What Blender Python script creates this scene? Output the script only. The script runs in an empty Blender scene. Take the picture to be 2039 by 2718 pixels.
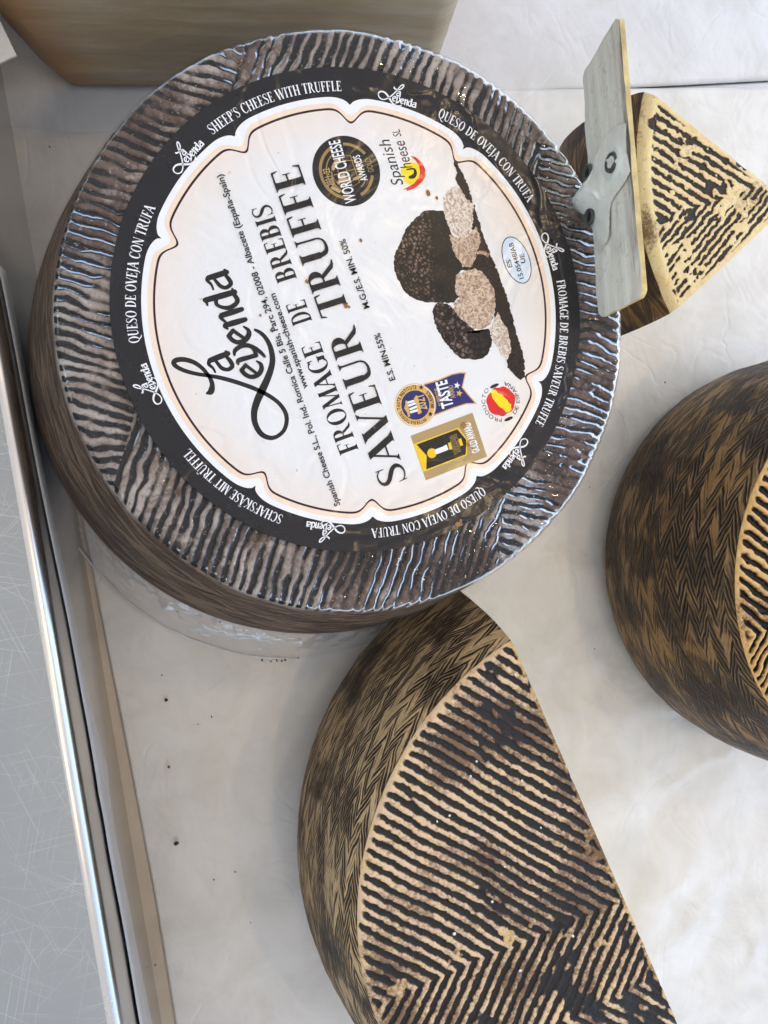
import bpy, bmesh, math, random
import numpy as np
from mathutils import Vector, Matrix

random.seed(7)
RNG = np.random.default_rng(7)
scene = bpy.context.scene
col = scene.collection

# ------------------------------------------------------------------ camera
U = 0.08            # metres per unit; one unit is the radius of the round paper label
ZT = -1.35          # counter top, in units below the top of the wrapped cheese
CAMR = np.array([[-0.33582806, -0.91374870, 0.22865437],
                 [-0.93315359, 0.35579808, 0.05130398],
                 [-0.12823373, -0.19614033, -0.97215487]])   # rows: right, down, forward
CAMC = np.array([-0.39163092, 0.84034360, 3.21901000])
FPX, CX, CY = 2042.0, 1019.5, 1359.0

def W(p):
    p = np.asarray(p, float)
    return np.stack([p[..., 0] * U, p[..., 1] * U, (p[..., 2] - ZT) * U], -1)

cam_data = bpy.data.cameras.new('camera')
cam = bpy.data.objects.new('camera', cam_data)
col.objects.link(cam)
cam_data.sensor_fit = 'VERTICAL'
cam_data.sensor_height = 36.0
cam_data.lens = FPX / 2718.0 * 36.0
cam_data.clip_start = 0.005
cam_data.clip_end = 200.0
M = Matrix.Identity(4)
for i in range(3):
    M[i][0] = CAMR[0][i]; M[i][1] = -CAMR[1][i]; M[i][2] = -CAMR[2][i]
cw = W(CAMC)
for i in range(3):
    M[i][3] = cw[i]
cam.matrix_world = M
scene.camera = cam

# ------------------------------------------------------------------ daylight
RIGHT2 = CAMR[0][:2] / np.linalg.norm(CAMR[0][:2])     # the open side of the stall
DOWN2 = np.array([RIGHT2[1], -RIGHT2[0]])
DOWN2 = DOWN2 if DOWN2 @ CAMR[1][:2] > 0 else -DOWN2
SUN_EL = math.radians(56)
sdir2 = RIGHT2 * 1.0 - DOWN2 * 0.25
sdir2 = sdir2 / np.linalg.norm(sdir2)
SUN_DIR = Vector((sdir2[0] * math.cos(SUN_EL), sdir2[1] * math.cos(SUN_EL), math.sin(SUN_EL)))
world = bpy.data.worlds.new('World')
scene.world = world
world.use_nodes = True
wn = world.node_tree
sky = wn.nodes.new('ShaderNodeTexSky')
sky.sky_type = 'NISHITA'
sky.sun_disc = False
sky.dust_density = 1.0
sky.sun_elevation = SUN_EL
sky.sun_rotation = math.atan2(sdir2[0], sdir2[1])
bg = wn.nodes['Background']
bg.inputs['Strength'].default_value = 0.15
wn.links.new(sky.outputs[0], bg.inputs['Color'])
sun_data = bpy.data.lights.new('sun', 'SUN')
sun = bpy.data.objects.new('sun', sun_data)
col.objects.link(sun)
sun_data.energy = 1.5
sun_data.angle = math.radians(40)
sun_data.color = (1.0, 0.99, 0.97)
sun.rotation_euler = SUN_DIR.to_track_quat('Z', 'Y').to_euler()
scene.view_settings.view_transform = 'Standard'
scene.view_settings.look = 'None'
scene.view_settings.exposure = 1.32
scene.view_settings.gamma = 1.0
scene.cycles.max_bounces = 10
scene.cycles.transparent_max_bounces = 12
scene.cycles.caustics_reflective = False
scene.cycles.caustics_refractive = False
scene.cycles.sample_clamp_indirect = 4.0

# ------------------------------------------------------------------ helpers
def at(pts, z):
    """photo pixels (2039 x 2718) -> unit points on the level plane z"""
    px = np.atleast_2d(np.array(pts, float))
    d = np.stack([(px[:, 0] - CX) / FPX, (px[:, 1] - CY) / FPX, np.ones(len(px))], 1) @ CAMR
    t = (z - CAMC[2]) / d[:, 2]
    return CAMC + d * t[:, None]

def at_plane(pts, p0, n):
    px = np.atleast_2d(np.array(pts, float))
    d = np.stack([(px[:, 0] - CX) / FPX, (px[:, 1] - CY) / FPX, np.ones(len(px))], 1) @ CAMR
    t = ((p0 - CAMC) @ n) / (d @ n)
    return CAMC + d * t[:, None]

def L(r, g, b):
    f = lambda c: ((c / 255.0 + 0.055) / 1.055) ** 2.4 if c > 10 else c / 255.0 / 12.92
    return (f(r), f(g), f(b), 1.0)

def _h(i, j, s):
    n = (i.astype(np.int64) * 374761393 + j.astype(np.int64) * 668265263 + s * 1274126177) & 0x7fffffff
    n = ((n ^ (n >> 13)) * 1274126177) & 0x7fffffff
    return ((n ^ (n >> 16)) & 0xffff) / 65535.0

def vn(x, y, s=0):
    x = np.asarray(x, float); y = np.asarray(y, float)
    i = np.floor(x); j = np.floor(y); u = x - i; v = y - j
    u = u * u * (3 - 2 * u); v = v * v * (3 - 2 * v)
    a = _h(i, j, s); b = _h(i + 1, j, s); c = _h(i, j + 1, s); d = _h(i + 1, j + 1, s)
    return (a * (1 - u) + b * u) * (1 - v) + (c * (1 - u) + d * u) * v

def fbm(x, y, s=0, o=4):
    r = 0; a = 0.5; t = 0
    for k in range(o):
        r = r + a * vn(x * 2 ** k + 17.3 * k, y * 2 ** k - 9.1 * k, s + k); t += a; a *= 0.5
    return r / t

def ss(a, b, x):
    t = np.clip((x - a) / (b - a), 0, 1)
    return t * t * (3 - 2 * t)

def tag(o, label=None, cat=None, group=None, kind=None):
    if label: o['label'] = label
    if cat: o['category'] = cat
    if group: o['group'] = group
    if kind: o['kind'] = kind
    return o

def empty(name, p, label, cat, group=None):
    o = bpy.data.objects.new(name, None)
    o.empty_display_size = 0.01
    col.objects.link(o)
    o.location = W(np.array(p))
    return tag(o, label, cat, group)

def hang(o, parent):
    if parent is not None:
        o.parent = parent
        root = parent
        off = Vector((0, 0, 0))
        while root is not None:
            off += root.location if root.type == 'EMPTY' else Vector((0, 0, 0))
            root = root.parent
        if parent.type == 'EMPTY':
            o.matrix_parent_inverse = Matrix.Translation(-off)
    return o

def mesh(name, V, F, mats, parent=None, mi=None, smooth=False, attrs=None):
    me = bpy.data.meshes.new(name)
    Vw = W(np.asarray(V, float).reshape(-1, 3))
    if isinstance(F, np.ndarray):
        n, k = F.shape
        me.vertices.add(len(Vw)); me.vertices.foreach_set('co', Vw.astype(np.float32).ravel())
        me.loops.add(n * k); me.loops.foreach_set('vertex_index', F.astype(np.int32).ravel())
        me.polygons.add(n)
        me.polygons.foreach_set('loop_start', (np.arange(n) * k).astype(np.int32))
        me.update(calc_edges=True)
    else:
        me.from_pydata(Vw.tolist(), [], F)
    for m in (mats if isinstance(mats, (list, tuple)) else [mats]):
        me.materials.append(m)
    if mi is not None:
        me.polygons.foreach_set('material_index', np.asarray(mi, np.int32))
    me.polygons.foreach_set('use_smooth', np.full(len(me.polygons), smooth))
    if attrs:
        for k, a in attrs.items():
            at_ = me.attributes.new(k, 'FLOAT', 'POINT')
            at_.data.foreach_set('value', np.asarray(a, np.float32).ravel())
    me.validate(); me.update()
    o = bpy.data.objects.new(name, me)
    col.objects.link(o)
    return hang(o, parent)

def grid_faces(nu, nv, wrap=False):
    i = np.arange(nu if wrap else nu - 1)[:, None]; j = np.arange(nv - 1)[None, :]
    i2 = (i + 1) % nu
    return np.stack([i * nv + j, i2 * nv + j, i2 * nv + j + 1, i * nv + j + 1], -1).reshape(-1, 4)

def tube(path, r, n=8, closed=False):
    P = np.asarray(path, float); m = len(P)
    r = np.broadcast_to(np.asarray(r, float), (m,))
    T = np.gradient(P, axis=0); T /= np.linalg.norm(T, axis=1)[:, None] + 1e-12
    up = np.tile(np.array([0.13, 0.07, 1.0]), (m, 1))
    A = np.cross(T, up); A /= np.linalg.norm(A, axis=1)[:, None] + 1e-12
    B = np.cross(A, T)
    t = np.linspace(0, 2 * np.pi, n, endpoint=False)
    V = P[:, None, :] + r[:, None, None] * (A[:, None, :] * np.cos(t)[None, :, None] + B[:, None, :] * np.sin(t)[None, :, None])
    V = V.reshape(-1, 3)
    F = []
    for i in range(m - 1):
        for j in range(n):
            F.append((i * n + j, i * n + (j + 1) % n, (i + 1) * n + (j + 1) % n, (i + 1) * n + j))
    F.append(tuple(range(n - 1, -1, -1))); F.append(tuple((m - 1) * n + j for j in range(n)))
    return V, F

def smooth_path(pts, k=8):
    P = np.asarray(pts, float)
    out = []
    n = len(P)
    for i in range(n - 1):
        p0 = P[max(i - 1, 0)]; p1 = P[i]; p2 = P[i + 1]; p3 = P[min(i + 2, n - 1)]
        for t in np.linspace(0, 1, k, endpoint=False):
            out.append(0.5 * (2 * p1 + (p2 - p0) * t + (2 * p0 - 5 * p1 + 4 * p2 - p3) * t * t + (3 * p1 - p0 - 3 * p2 + p3) * t ** 3))
    out.append(P[-1])
    return np.array(out)

# ------------------------------------------------------------------ node materials
class NT:
    def __init__(s, name):
        s.m = bpy.data.materials.new(name); s.m.use_nodes = True
        s.t = s.m.node_tree; s.n = s.t.nodes; s.l = s.t.links
        s.n.clear()
        s.out = s.n.new('ShaderNodeOutputMaterial')
    def put(s, sock, v):
        if v is None: return
        if isinstance(v, bpy.types.NodeSocket): s.l.new(v, sock)
        elif isinstance(v, (tuple, list)) and sock.type == 'VECTOR': sock.default_value = v[:3]
        else: sock.default_value = v
    def math(s, op, a, b=None, c=None, clamp=False):
        n = s.n.new('ShaderNodeMath'); n.operation = op; n.use_clamp = clamp
        for k, v in enumerate((a, b, c)): s.put(n.inputs[k], v)
        return n.outputs[0]
    def mix(s, f, a, b, mode='MIX'):
        n = s.n.new('ShaderNodeMix'); n.data_type = 'RGBA'; n.blend_type = mode
        s.put(n.inputs[0], f); s.put(n.inputs[6], a); s.put(n.inputs[7], b)
        return n.outputs[2]
    def step(s, x, a, b, smooth=True):
        n = s.n.new('ShaderNodeMapRange'); n.interpolation_type = 'SMOOTHSTEP' if smooth else 'LINEAR'
        s.put(n.inputs[0], x); n.inputs[1].default_value = a; n.inputs[2].default_value = b
        return n.outputs[0]
    def pos(s, scale=(1, 1, 1), rot=(0, 0, 0)):
        g = s.n.new('ShaderNodeTexCoord')
        mp = s.n.new('ShaderNodeMapping'); mp.vector_type = 'POINT'
        mp.inputs['Scale'].default_value = scale; mp.inputs['Rotation'].default_value = rot
        gm = s.n.new('ShaderNodeNewGeometry')
        s.l.new(gm.outputs['Position'], mp.inputs['Vector'])
        return mp.outputs[0]
    def noise(s, vec, scale, detail=4, rough=0.55, dist=0.0):
        n = s.n.new('ShaderNodeTexNoise')
        s.put(n.inputs['Vector'], vec); n.inputs['Scale'].default_value = scale
        n.inputs['Detail'].default_value = detail; n.inputs['Roughness'].default_value = rough
        n.inputs['Distortion'].default_value = dist
        return n.outputs[0]
    def voro(s, vec, scale, feature='F1'):
        n = s.n.new('ShaderNodeTexVoronoi'); n.feature = feature
        s.put(n.inputs['Vector'], vec); n.inputs['Scale'].default_value = scale
        return n.outputs[0]
    def attr(s, name):
        n = s.n.new('ShaderNodeAttribute'); n.attribute_name = name
        return n.outputs['Fac']
    def comb(s, x, y, z):
        n = s.n.new('ShaderNodeCombineXYZ')
        for k, v in enumerate((x, y, z)): s.put(n.inputs[k], v)
        return n.outputs[0]
    def bump(s, h, strength, dist):
        n = s.n.new('ShaderNodeBump'); n.inputs['Strength'].default_value = strength; n.inputs['Distance'].default_value = dist
        s.put(n.inputs['Height'], h)
        return n.outputs[0]
    def bsdf(s, color, rough=0.6, normal=None, **kw):
        n = s.n.new('ShaderNodeBsdfPrincipled')
        s.put(n.inputs['Base Color'], color); s.put(n.inputs['Roughness'], rough)
        s.put(n.inputs['Normal'], normal)
        for k, v in kw.items():
            s.put(n.inputs[k.replace('_', ' ')], v)
        return n.outputs[0]
    def done(s, sh):
        s.l.new(sh, s.out.inputs['Surface']); return s.m

K = 1.0 / U     # noise scales below are per unit

def ripple(t):
    """slack label under film: soft waves and a few sharp creases, the same for every ink"""
    p = t.pos()
    w = t.noise(p, 2.4 * K, 4, 0.5, 0.6)
    r = t.math('ABSOLUTE', t.math('SUBTRACT', t.noise(p, 1.6 * K, 2, 0.5, 0.9), 0.5))
    c = t.step(r, 0.0, 0.035)
    f = t.noise(p, 22 * K, 3)
    return t.bump(t.math('ADD', t.math('ADD', w, t.math('MULTIPLY', c, 0.10)), t.math('MULTIPLY', f, 0.03)), 0.55, 0.004)

def mat_print(name, c, rough=0.34, mottled=0.0):
    t = NT(name)
    p = t.pos()
    w = t.noise(p, 2.2 * K, 3, 0.5)
    f = t.noise(p, 60 * K, 2)
    nrm = ripple(t)
    colr = c
    if mottled:
        d = t.step(t.noise(p, 14 * K, 5, 0.7), 0.55, 0.75)
        colr = t.mix(t.math('MULTIPLY', d, mottled), c, (min(1, c[0] * 2.2 + .02), min(1, c[1] * 2.2 + .02), min(1, c[2] * 2.2 + .022), 1))
    return t.done(t.bsdf(colr, 0.22, nrm, Specular_IOR_Level=0.42))

def mat_panel():
    """the printed ground of the label: white in the middle, warm at the border"""
    t = NT('label_white_print')
    p = t.pos()
    w = t.noise(p, 2.2 * K, 3, 0.5)
    nrm = ripple(t)
    r = t.attr('rad')
    edge = t.step(r, 0.60, 0.92)
    base = t.mix(edge, L(233, 232, 231), L(236, 220, 207))
    blot = t.step(t.noise(p, 3.2 * K, 4, 0.6), 0.45, 0.75)
    base = t.mix(t.math('MULTIPLY', blot, 0.35), base, L(226, 226, 226))
    spots = t.step(t.noise(p, 34 * K, 2, 0.5), 0.745, 0.79)
    base = t.mix(t.math('MULTIPLY', spots, 0.5), base, L(165, 140, 110))
    return t.done(t.bsdf(base, 0.26, nrm, Specular_IOR_Level=0.5))

def herring(t, a, h, w, slope, p):
    """plaited-mat print: bands along the rim, bundles of straws leaning one way then the other"""
    vec = t.comb(a, h, 0.0)
    h = t.math('ADD', h, t.math('MULTIPLY', t.math('SUBTRACT', t.noise(vec, 3.0, 3, 0.6), 0.5), 0.065))
    q0 = t.math('DIVIDE', h, w)
    band = t.math('FLOOR', q0)
    odd = t.math('FLOORED_MODULO', band, 2.0)
    sign = t.math('SUBTRACT', 1.0, t.math('MULTIPLY', odd, 2.0))
    f = t.math('SUBTRACT', q0, band)
    hl = t.math('MULTIPLY', f, w)
    q = t.math('ADD', a, t.math('MULTIPLY', sign, t.math('DIVIDE', hl, slope)))
    q = t.math('ADD', q, t.math('MULTIPLY', t.math('SUBTRACT', t.noise(vec, 16.0, 3, 0.6), 0.5), 0.040))
    grp = t.noise(t.comb(t.math('DIVIDE', q, p * 2.2), t.math('MULTIPLY', band, 7.7), 0.0), 1.0, 1, 0.5)
    ind = t.noise(t.comb(t.math('DIVIDE', q, p * 0.9), t.math('MULTIPLY', band, 3.3), t.math('MULTIPLY', f, 0.8)), 1.0, 1, 0.6)
    fin = t.math('MULTIPLY_ADD', t.math('SINE', t.math('DIVIDE', t.math('MULTIPLY', q, 6.2832), p)), 0.5, 0.5)
    big = t.noise(vec, 2.3, 4, 0.6)
    taper = t.math('POWER', t.math('ABSOLUTE', t.math('MULTIPLY_ADD', f, 2.0, -1.0)), 3.0)
    gate = t.step(t.math('ADD', t.math('ADD', grp, t.math('MULTIPLY', big, 0.55)), t.math('MULTIPLY', ind, 0.55)), 0.90, 1.10)
    v = t.math('MULTIPLY', gate, t.math('ADD', t.math('MULTIPLY', fin, 0.66), t.math('MULTIPLY', t.math('SUBTRACT', ind, 0.15), 0.50)))
    v = t.math('SUBTRACT', v, t.math('MULTIPLY', taper, 0.16))
    return v, big, fin

def mat_side(name, cream, dark, mid, shift=0.0, w=0.046, rough=0.55, slope=0.27, pf=0.064):
    t = NT(name)
    a = t.attr('wa'); h = t.attr('wh')
    v, big, fin = herring(t, a, h, w, slope, pf)
    m = t.step(v, 0.25 - shift, 0.43 - shift)
    m2 = t.step(v, 0.04 - shift, 0.34 - shift)
    c = t.mix(t.math('MULTIPLY', m2, 0.6), cream, mid)
    c = t.mix(m, c, dark)
    bl = t.step(t.math('ADD', big, t.math('MULTIPLY', t.math('SUBTRACT', fin, 0.5), 0.06)), 0.47 - shift * .5, 0.62 - shift * .5)
    c = t.mix(t.math('MULTIPLY', bl, 0.85), c, dark)
    sm = t.step(t.noise(t.comb(a, t.math('MULTIPLY', h, 2.5), 3.0), 7.0, 4, 0.65), 0.52, 0.72)
    c = t.mix(t.math('MULTIPLY', sm, 0.28), c, mid)
    g = t.noise(t.pos(), 45 * K, 3)
    c = t.mix(t.math('MULTIPLY', g, 0.35), c, mid)
    nrm = t.bump(t.math('SUBTRACT', t.math('MULTIPLY', g, 0.3), v), 0.7, 0.0016)
    return t.done(t.bsdf(c, rough, nrm, Specular_IOR_Level=0.35))

def mat_top(name, ridge, ridge2, groove, stain, worn, rough=0.55):
    t = NT(name)
    p = t.pos()
    g = t.attr('groove'); s = t.attr('stain'); wv = t.attr('worn')
    n1 = t.noise(p, 52 * K, 4, 0.7)
    n2 = t.noise(p, 9 * K, 4, 0.6)
    ge = t.math('ADD', g, t.math('MULTIPLY', t.math('SUBTRACT', n1, 0.5), 0.85))
    gm = t.step(ge, 0.42, 0.60)
    c = t.mix(t.step(n2, 0.35, 0.7), ridge, ridge2)
    c = t.mix(t.step(wv, 0.3, 0.7), c, worn)
    se = t.math('ADD', s, t.math('MULTIPLY', t.math('SUBTRACT', n1, 0.5), 0.9))
    c = t.mix(t.math('MULTIPLY', t.step(se, 0.46, 0.82), 0.85), c, stain)
    halo = t.math('MULTIPLY', t.step(ge, 0.12, 0.46), 0.7)
    c = t.mix(halo, c, stain)
    spk = t.step(t.noise(p, 85 * K, 2, 0.5), 0.66, 0.72)
    c = t.mix(t.math('MULTIPLY', spk, 0.55), c, stain)
    c = t.mix(gm, c, groove)
    nrm = t.bump(n1, 0.5, 0.0006)
    return t.done(t.bsdf(c, rough, nrm, Specular_IOR_Level=0.4))

def mat_plain(name, c, rough=0.5, bumpy=0.0, scale=20, var=0.0, **kw):
    t = NT(name)
    p = t.pos()
    n = t.noise(p, scale * K, 5, 0.6)
    cc = c
    if var:
        cc = t.mix(t.step(n, 0.3, 0.7), tuple(x * (1 - var) for x in c[:3]) + (1,), tuple(min(1, x * (1 + var)) for x in c[:3]) + (1,))
    nrm = t.bump(n, bumpy, 0.001) if bumpy else None
    return t.done(t.bsdf(cc, rough, nrm, **kw))

def mat_film(name, haze=0.04, rough=0.045, gain=1.0, bump=0.0, tint=(0.97, 0.97, 0.98, 1), fade=False):
    t = NT(name)
    fr = t.n.new('ShaderNodeFresnel'); fr.inputs['IOR'].default_value = 1.5
    tr = t.n.new('ShaderNodeBsdfTransparent'); tr.inputs[0].default_value = tint
    gl = t.n.new('ShaderNodeBsdfAnisotropic') if False else t.n.new('ShaderNodeBsdfGlossy')
    gl.inputs['Roughness'].default_value = rough
    df = t.n.new('ShaderNodeBsdfDiffuse'); df.inputs[0].default_value = (0.8, 0.8, 0.82, 1)
    if bump:
        nb = t.bump(t.noise(t.pos(), 9 * K, 4, 0.55, 0.6), 0.6, bump)
        t.l.new(nb, gl.inputs['Normal']); t.l.new(nb, fr.inputs['Normal'])
    m1 = t.n.new('ShaderNodeMixShader'); m1.inputs[0].default_value = haze
    t.l.new(tr.outputs[0], m1.inputs[1]); t.l.new(df.outputs[0], m1.inputs[2])
    m2 = t.n.new('ShaderNodeMixShader')
    fac = t.math('MULTIPLY', fr.outputs[0], gain, clamp=True)
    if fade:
        fac = t.math('MULTIPLY', fac, t.attr('sheen_mask'))
        t.l.new(t.math('MULTIPLY', t.attr('sheen_mask'), haze), m1.inputs[0])
    t.l.new(fac, m2.inputs[0])
    t.l.new(m1.outputs[0], m2.inputs[1]); t.l.new(gl.outputs[0], m2.inputs[2])
    return t.done(m2.outputs[0])

def mat_steel(name, c=(0.36, 0.37, 0.37, 1), rough=0.42, scratched=True):
    t = NT(name)
    p = t.pos()
    r = t.math('ADD', rough, t.math('MULTIPLY', t.math('SUBTRACT', t.noise(p, 5 * K, 4), 0.5), 0.15))
    cc = c; h = t.noise(p, 40 * K, 3)
    if scratched:
        tot = None
        for k, (ang, th) in enumerate(((0.2, .70), (0.9, .705), (1.5, .70), (2.1, .70), (2.7, .705), (0.55, .71))):
            rot = NT.pos(t, (30, 0.9, 0.9), (0, 0, ang))
            # scratches: noise stretched hard along one direction
            mp = t.n.new('ShaderNodeMapping'); mp.inputs['Rotation'].default_value = (0, 0, ang)
            gm = t.n.new('ShaderNodeNewGeometry'); t.l.new(gm.outputs['Position'], mp.inputs['Vector'])
            mp2 = t.n.new('ShaderNodeMapping'); mp2.inputs['Scale'].default_value = (210 * K, 1.5 * K, 1); mp2.inputs['Location'].default_value = (k * 3.1, k * 1.7, k)
            t.l.new(mp.outputs[0], mp2.inputs['Vector'])
            ln = t.step(t.noise(mp2.outputs[0], 1.0, 1, 0.4), th - .02, th + 0.03)
            tot = ln if tot is None else t.math('MAXIMUM', tot, ln)
        msk = t.step(t.noise(p, 3 * K, 3), 0.35, 0.65)
        tot = t.math('MULTIPLY', tot, t.math('ADD', 0.25, t.math('MULTIPLY', msk, 0.75)))
        cc = t.mix(t.math('MULTIPLY', tot, 0.45), c, (0.85, 0.85, 0.85, 1))
        r = t.math('ADD', r, t.math('MULTIPLY', tot, 0.25))
        dk = t.step(t.noise(p, 1.7 * K, 5, 0.7), 0.62, 0.72)
        cc = t.mix(t.math('MULTIPLY', dk, 0.18), cc, (0.2, 0.2, 0.2, 1))
    nrm = t.bump(h, 0.04, 0.0002)
    return t.done(t.bsdf(cc, r, nrm, Metallic=0.55 if scratched else 1.0))

def mat_paper(name, c, rough=0.42, seed=0.0, bump=0.003, coat=0.25):
    t = NT(name)
    p = t.pos()
    big = t.noise(p, 0.9 * K, 4, 0.55, 0.8)
    mid = t.noise(p, 3.0 * K, 5, 0.6, 0.5)
    fine = t.noise(p, 90 * K, 3)
    c2 = (c[0] * 0.86, c[1] * 0.85, c[2] * 0.82, 1)
    cc = t.mix(t.step(mid, 0.3, 0.75), c, c2)
    st = t.step(t.noise(p, 5 * K, 5, 0.7), 0.63, 0.74)
    cc = t.mix(t.math('MULTIPLY', st, 0.10), cc, (0.45, 0.36, 0.25, 1))
    rdg = t.math('ABSOLUTE', t.math('SUBTRACT', t.noise(p, 1.5 * K, 3, 0.5, 1.2), 0.5))
    crs = t.step(rdg, 0.0, 0.05)
    hgt = t.math('ADD', t.math('ADD', t.math('ADD', big, t.math('MULTIPLY', crs, 0.05)), t.math('MULTIPLY', mid, 0.22)), t.math('MULTIPLY', fine, 0.006))
    nrm = t.bump(hgt, 0.7, bump)
    r = t.math('ADD', rough, t.math('MULTIPLY', mid, 0.14))
    return t.done(t.bsdf(cc, r, nrm, Specular_IOR_Level=0.5, Coat_Weight=coat, Coat_Roughness=0.25))

# ------------------------------------------------------------------ setting: counter, steel ledge, awning
E1 = np.array([RIGHT2[0], RIGHT2[1], 0.0]); E2 = np.array([DOWN2[0], DOWN2[1], 0.0])

def q2(u, v, z):
    return np.array([E1[0] * u + E2[0] * v, E1[1] * u + E2[1] * v, z])

steel = mat_steel('brushed_steel')
counter_mat = mat_steel('counter_steel', (0.45, 0.45, 0.45, 1), 0.4, False)
V = [q2(-8, -14, ZT - .02), q2(14, -14, ZT - .02), q2(14, 14, ZT - .02), q2(-8, 14, ZT - .02)]
V += [p + np.array([0, 0, -.4]) for p in V]
F = [(0, 3, 2, 1), (4, 5, 6, 7), (0, 1, 5, 4), (1, 2, 6, 5), (2, 3, 7, 6), (3, 0, 4, 7)]
F = [tuple(reversed(f)) for f in F]
tag(mesh('counter', V, F, counter_mat), kind='structure')

ZL = -0.30
ea, eb = at([(0, 818), (320, 2685)], ZL)
ld = (eb - ea) / np.linalg.norm(eb - ea)
lperp = np.array([-ld[1], ld[0], 0.0])
if lperp @ E1 < 0: lperp = -lperp
prof = [(-6.0, ZL)]
prof += [(x, ZL) for x in (-2, -.4)]
RR = 0.062
prof += [(-RR + RR * math.sin(t), ZL - RR + RR * math.cos(t)) for t in np.linspace(0, math.pi / 2, 14)]
prof += [(0.0, ZL - .4), (0.0, ZT - .015), (-6.0, ZT - .015)]
ts = np.linspace(-8, 12, 60)
V = []
for t in ts:
    w_ = 0.0015 * math.sin(t * 1.3)
    for (u, z) in prof:
        V.append(ea + ld * t + lperp * (u + (w_ if u > -1 else 0)) + np.array([0, 0, z - ZL]))
nP = len(prof)
F = []
for i in range(len(ts) - 1):
    for j in range(nP):
        F.append((i * nP + j, i * nP + (j + 1) % nP, (i + 1) * nP + (j + 1) % nP, (i + 1) * nP + j))
F.append(tuple(range(nP))); F.append(tuple((len(ts) - 1) * nP + j for j in reversed(range(nP))))
polished = mat_steel('polished_steel', (0.62, 0.61, 0.60, 1), 0.24, False)
fm = [0 if (i % nP) < 3 or i >= (len(ts) - 1) * nP else 1 for i in range(len(F))]
ledge = mesh('steel_ledge', V, F, [steel, polished], mi=fm, smooth=False)
for pol in ledge.data.polygons:
    pol.use_smooth = len(pol.vertices) == 4
ledge.data.set_sharp_from_angle(angle=math.radians(40))
tag(ledge, kind='structure')

t = NT('added_cloth')
tl_ = t.n.new('ShaderNodeBsdfTranslucent'); tl_.inputs[0].default_value = (0.88, 0.845, 0.79, 1)
di_ = t.n.new('ShaderNodeBsdfDiffuse'); di_.inputs[0].default_value = (0.88, 0.845, 0.79, 1)
ms_ = t.n.new('ShaderNodeMixShader'); ms_.inputs[0].default_value = 0.72
t.l.new(di_.outputs[0], ms_.inputs[1]); t.l.new(tl_.outputs[0], ms_.inputs[2])
cloth_m = t.done(ms_.outputs[0])
za = 16.0
V = [q2(-30, -30, za + 2), q2(20, -30, za), q2(20, 30, za), q2(-30, 30, za + 2)]
V += [p + np.array([0, 0, .05]) for p in V]
F = [(0, 1, 2, 3), (7, 6, 5, 4), (0, 4, 5, 1), (1, 5, 6, 2), (2, 6, 7, 3), (3, 7, 4, 0)]
tag(mesh('added_awning', V[:8], F, cloth_m), kind='structure')  # unseen cloth added overhead to hold off direct sun and spread soft light

side_cloth_m = cloth_m
V = [q2(-14, -30, 4.5), q2(-14, 30, 4.5), q2(-14, 30, za + .9), q2(-14, -30, za + .9)]
V += [p - E1 * .05 for p in V]
tag(mesh('added_side_cloth', V, [(3, 2, 1, 0), (4, 5, 6, 7), (0, 1, 5, 4), (1, 2, 6, 5), (2, 3, 7, 6), (3, 0, 4, 7)], side_cloth_m), kind='structure')  # unseen cloth added on the ledge side, open below to let fill light in
for (u_, v_, z_) in ((3.2, -3.5, 9.0), (4.6, 2.2, 9.5), (2.0, 5.0, 10.0)):
    bl = bpy.data.lights.new('stall_bulb', 'POINT'); bl.energy = 0.8; bl.shadow_soft_size = 0.016; bl.color = (1.0, 0.72, 0.38)
    bo = bpy.data.objects.new('stall_bulb', bl); col.objects.link(bo); bo.location = W(q2(u_, v_, z_))

# ------------------------------------------------------------------ papers
def wavy_sheet(name, outline_fn, nu, nv, mat, z, amp, seed, thick=0.003):
    uu, vv = np.meshgrid(np.linspace(0, 1, nu), np.linspace(0, 1, nv), indexing='ij')
    P = outline_fn(uu, vv)
    zz = z + amp * (fbm(P[..., 0] * .9 + 3, P[..., 1] * .9, seed, 4) - 0.5) * 2
    zz = np.maximum(zz, ZT - 0.016 + 0.0)
    return P, zz, grid_faces(nu, nv)

def lerp2(a, b, t):
    return a[None, :] * (1 - t[..., None]) + b[None, :] * t[..., None] if t.ndim == 1 else a * (1 - t[..., None]) + b * t[..., None]

paper_m = mat_paper('waxed_paper', L(224, 222, 218), coat=.35)
paper_m2 = mat_paper('waxed_paper_bright', L(216, 217, 219), coat=.35)
tan_m = mat_paper('tan_paper', L(200, 186, 168), 0.5, bump=0.002, coat=0.1)

def sheet(name, lft, rgt, nu, nv, z, amp, seed, mat, label, curl=None):
    """lft, rgt: pixel polylines (same count) for the two long borders, laid on the counter"""
    lw = at(lft, z)[:, :2]; rw = at(rgt, z)[:, :2]
    s = np.linspace(0, 1, nu)
    k = np.linspace(0, 1, len(lw))
    a = np.stack([np.interp(s, k, lw[:, i]) for i in range(2)], 1)
    b = np.stack([np.interp(s, k, rw[:, i]) for i in range(2)], 1)
    t = np.linspace(0, 1, nv)
    P = a[:, None, :] * (1 - t)[None, :, None] + b[:, None, :] * t[None, :, None]
    zz = z + amp * (fbm(P[..., 0] * 1.1 + 3, P[..., 1] * 1.1, seed, 4) - 0.35)
    if curl: zz = zz + curl(P, np.broadcast_to(s[:, None], zz.shape), np.broadcast_to(t[None, :], zz.shape))
    V = np.concatenate([P, zz[..., None]], -1).reshape(-1, 3)
    o = mesh(name, V, grid_faces(nu, nv), mat, smooth=True)
    md = o.modifiers.new('thickness', 'SOLIDIFY'); md.thickness = 0.00012; md.offset = 0
    return tag(o, label, 'paper')

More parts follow.
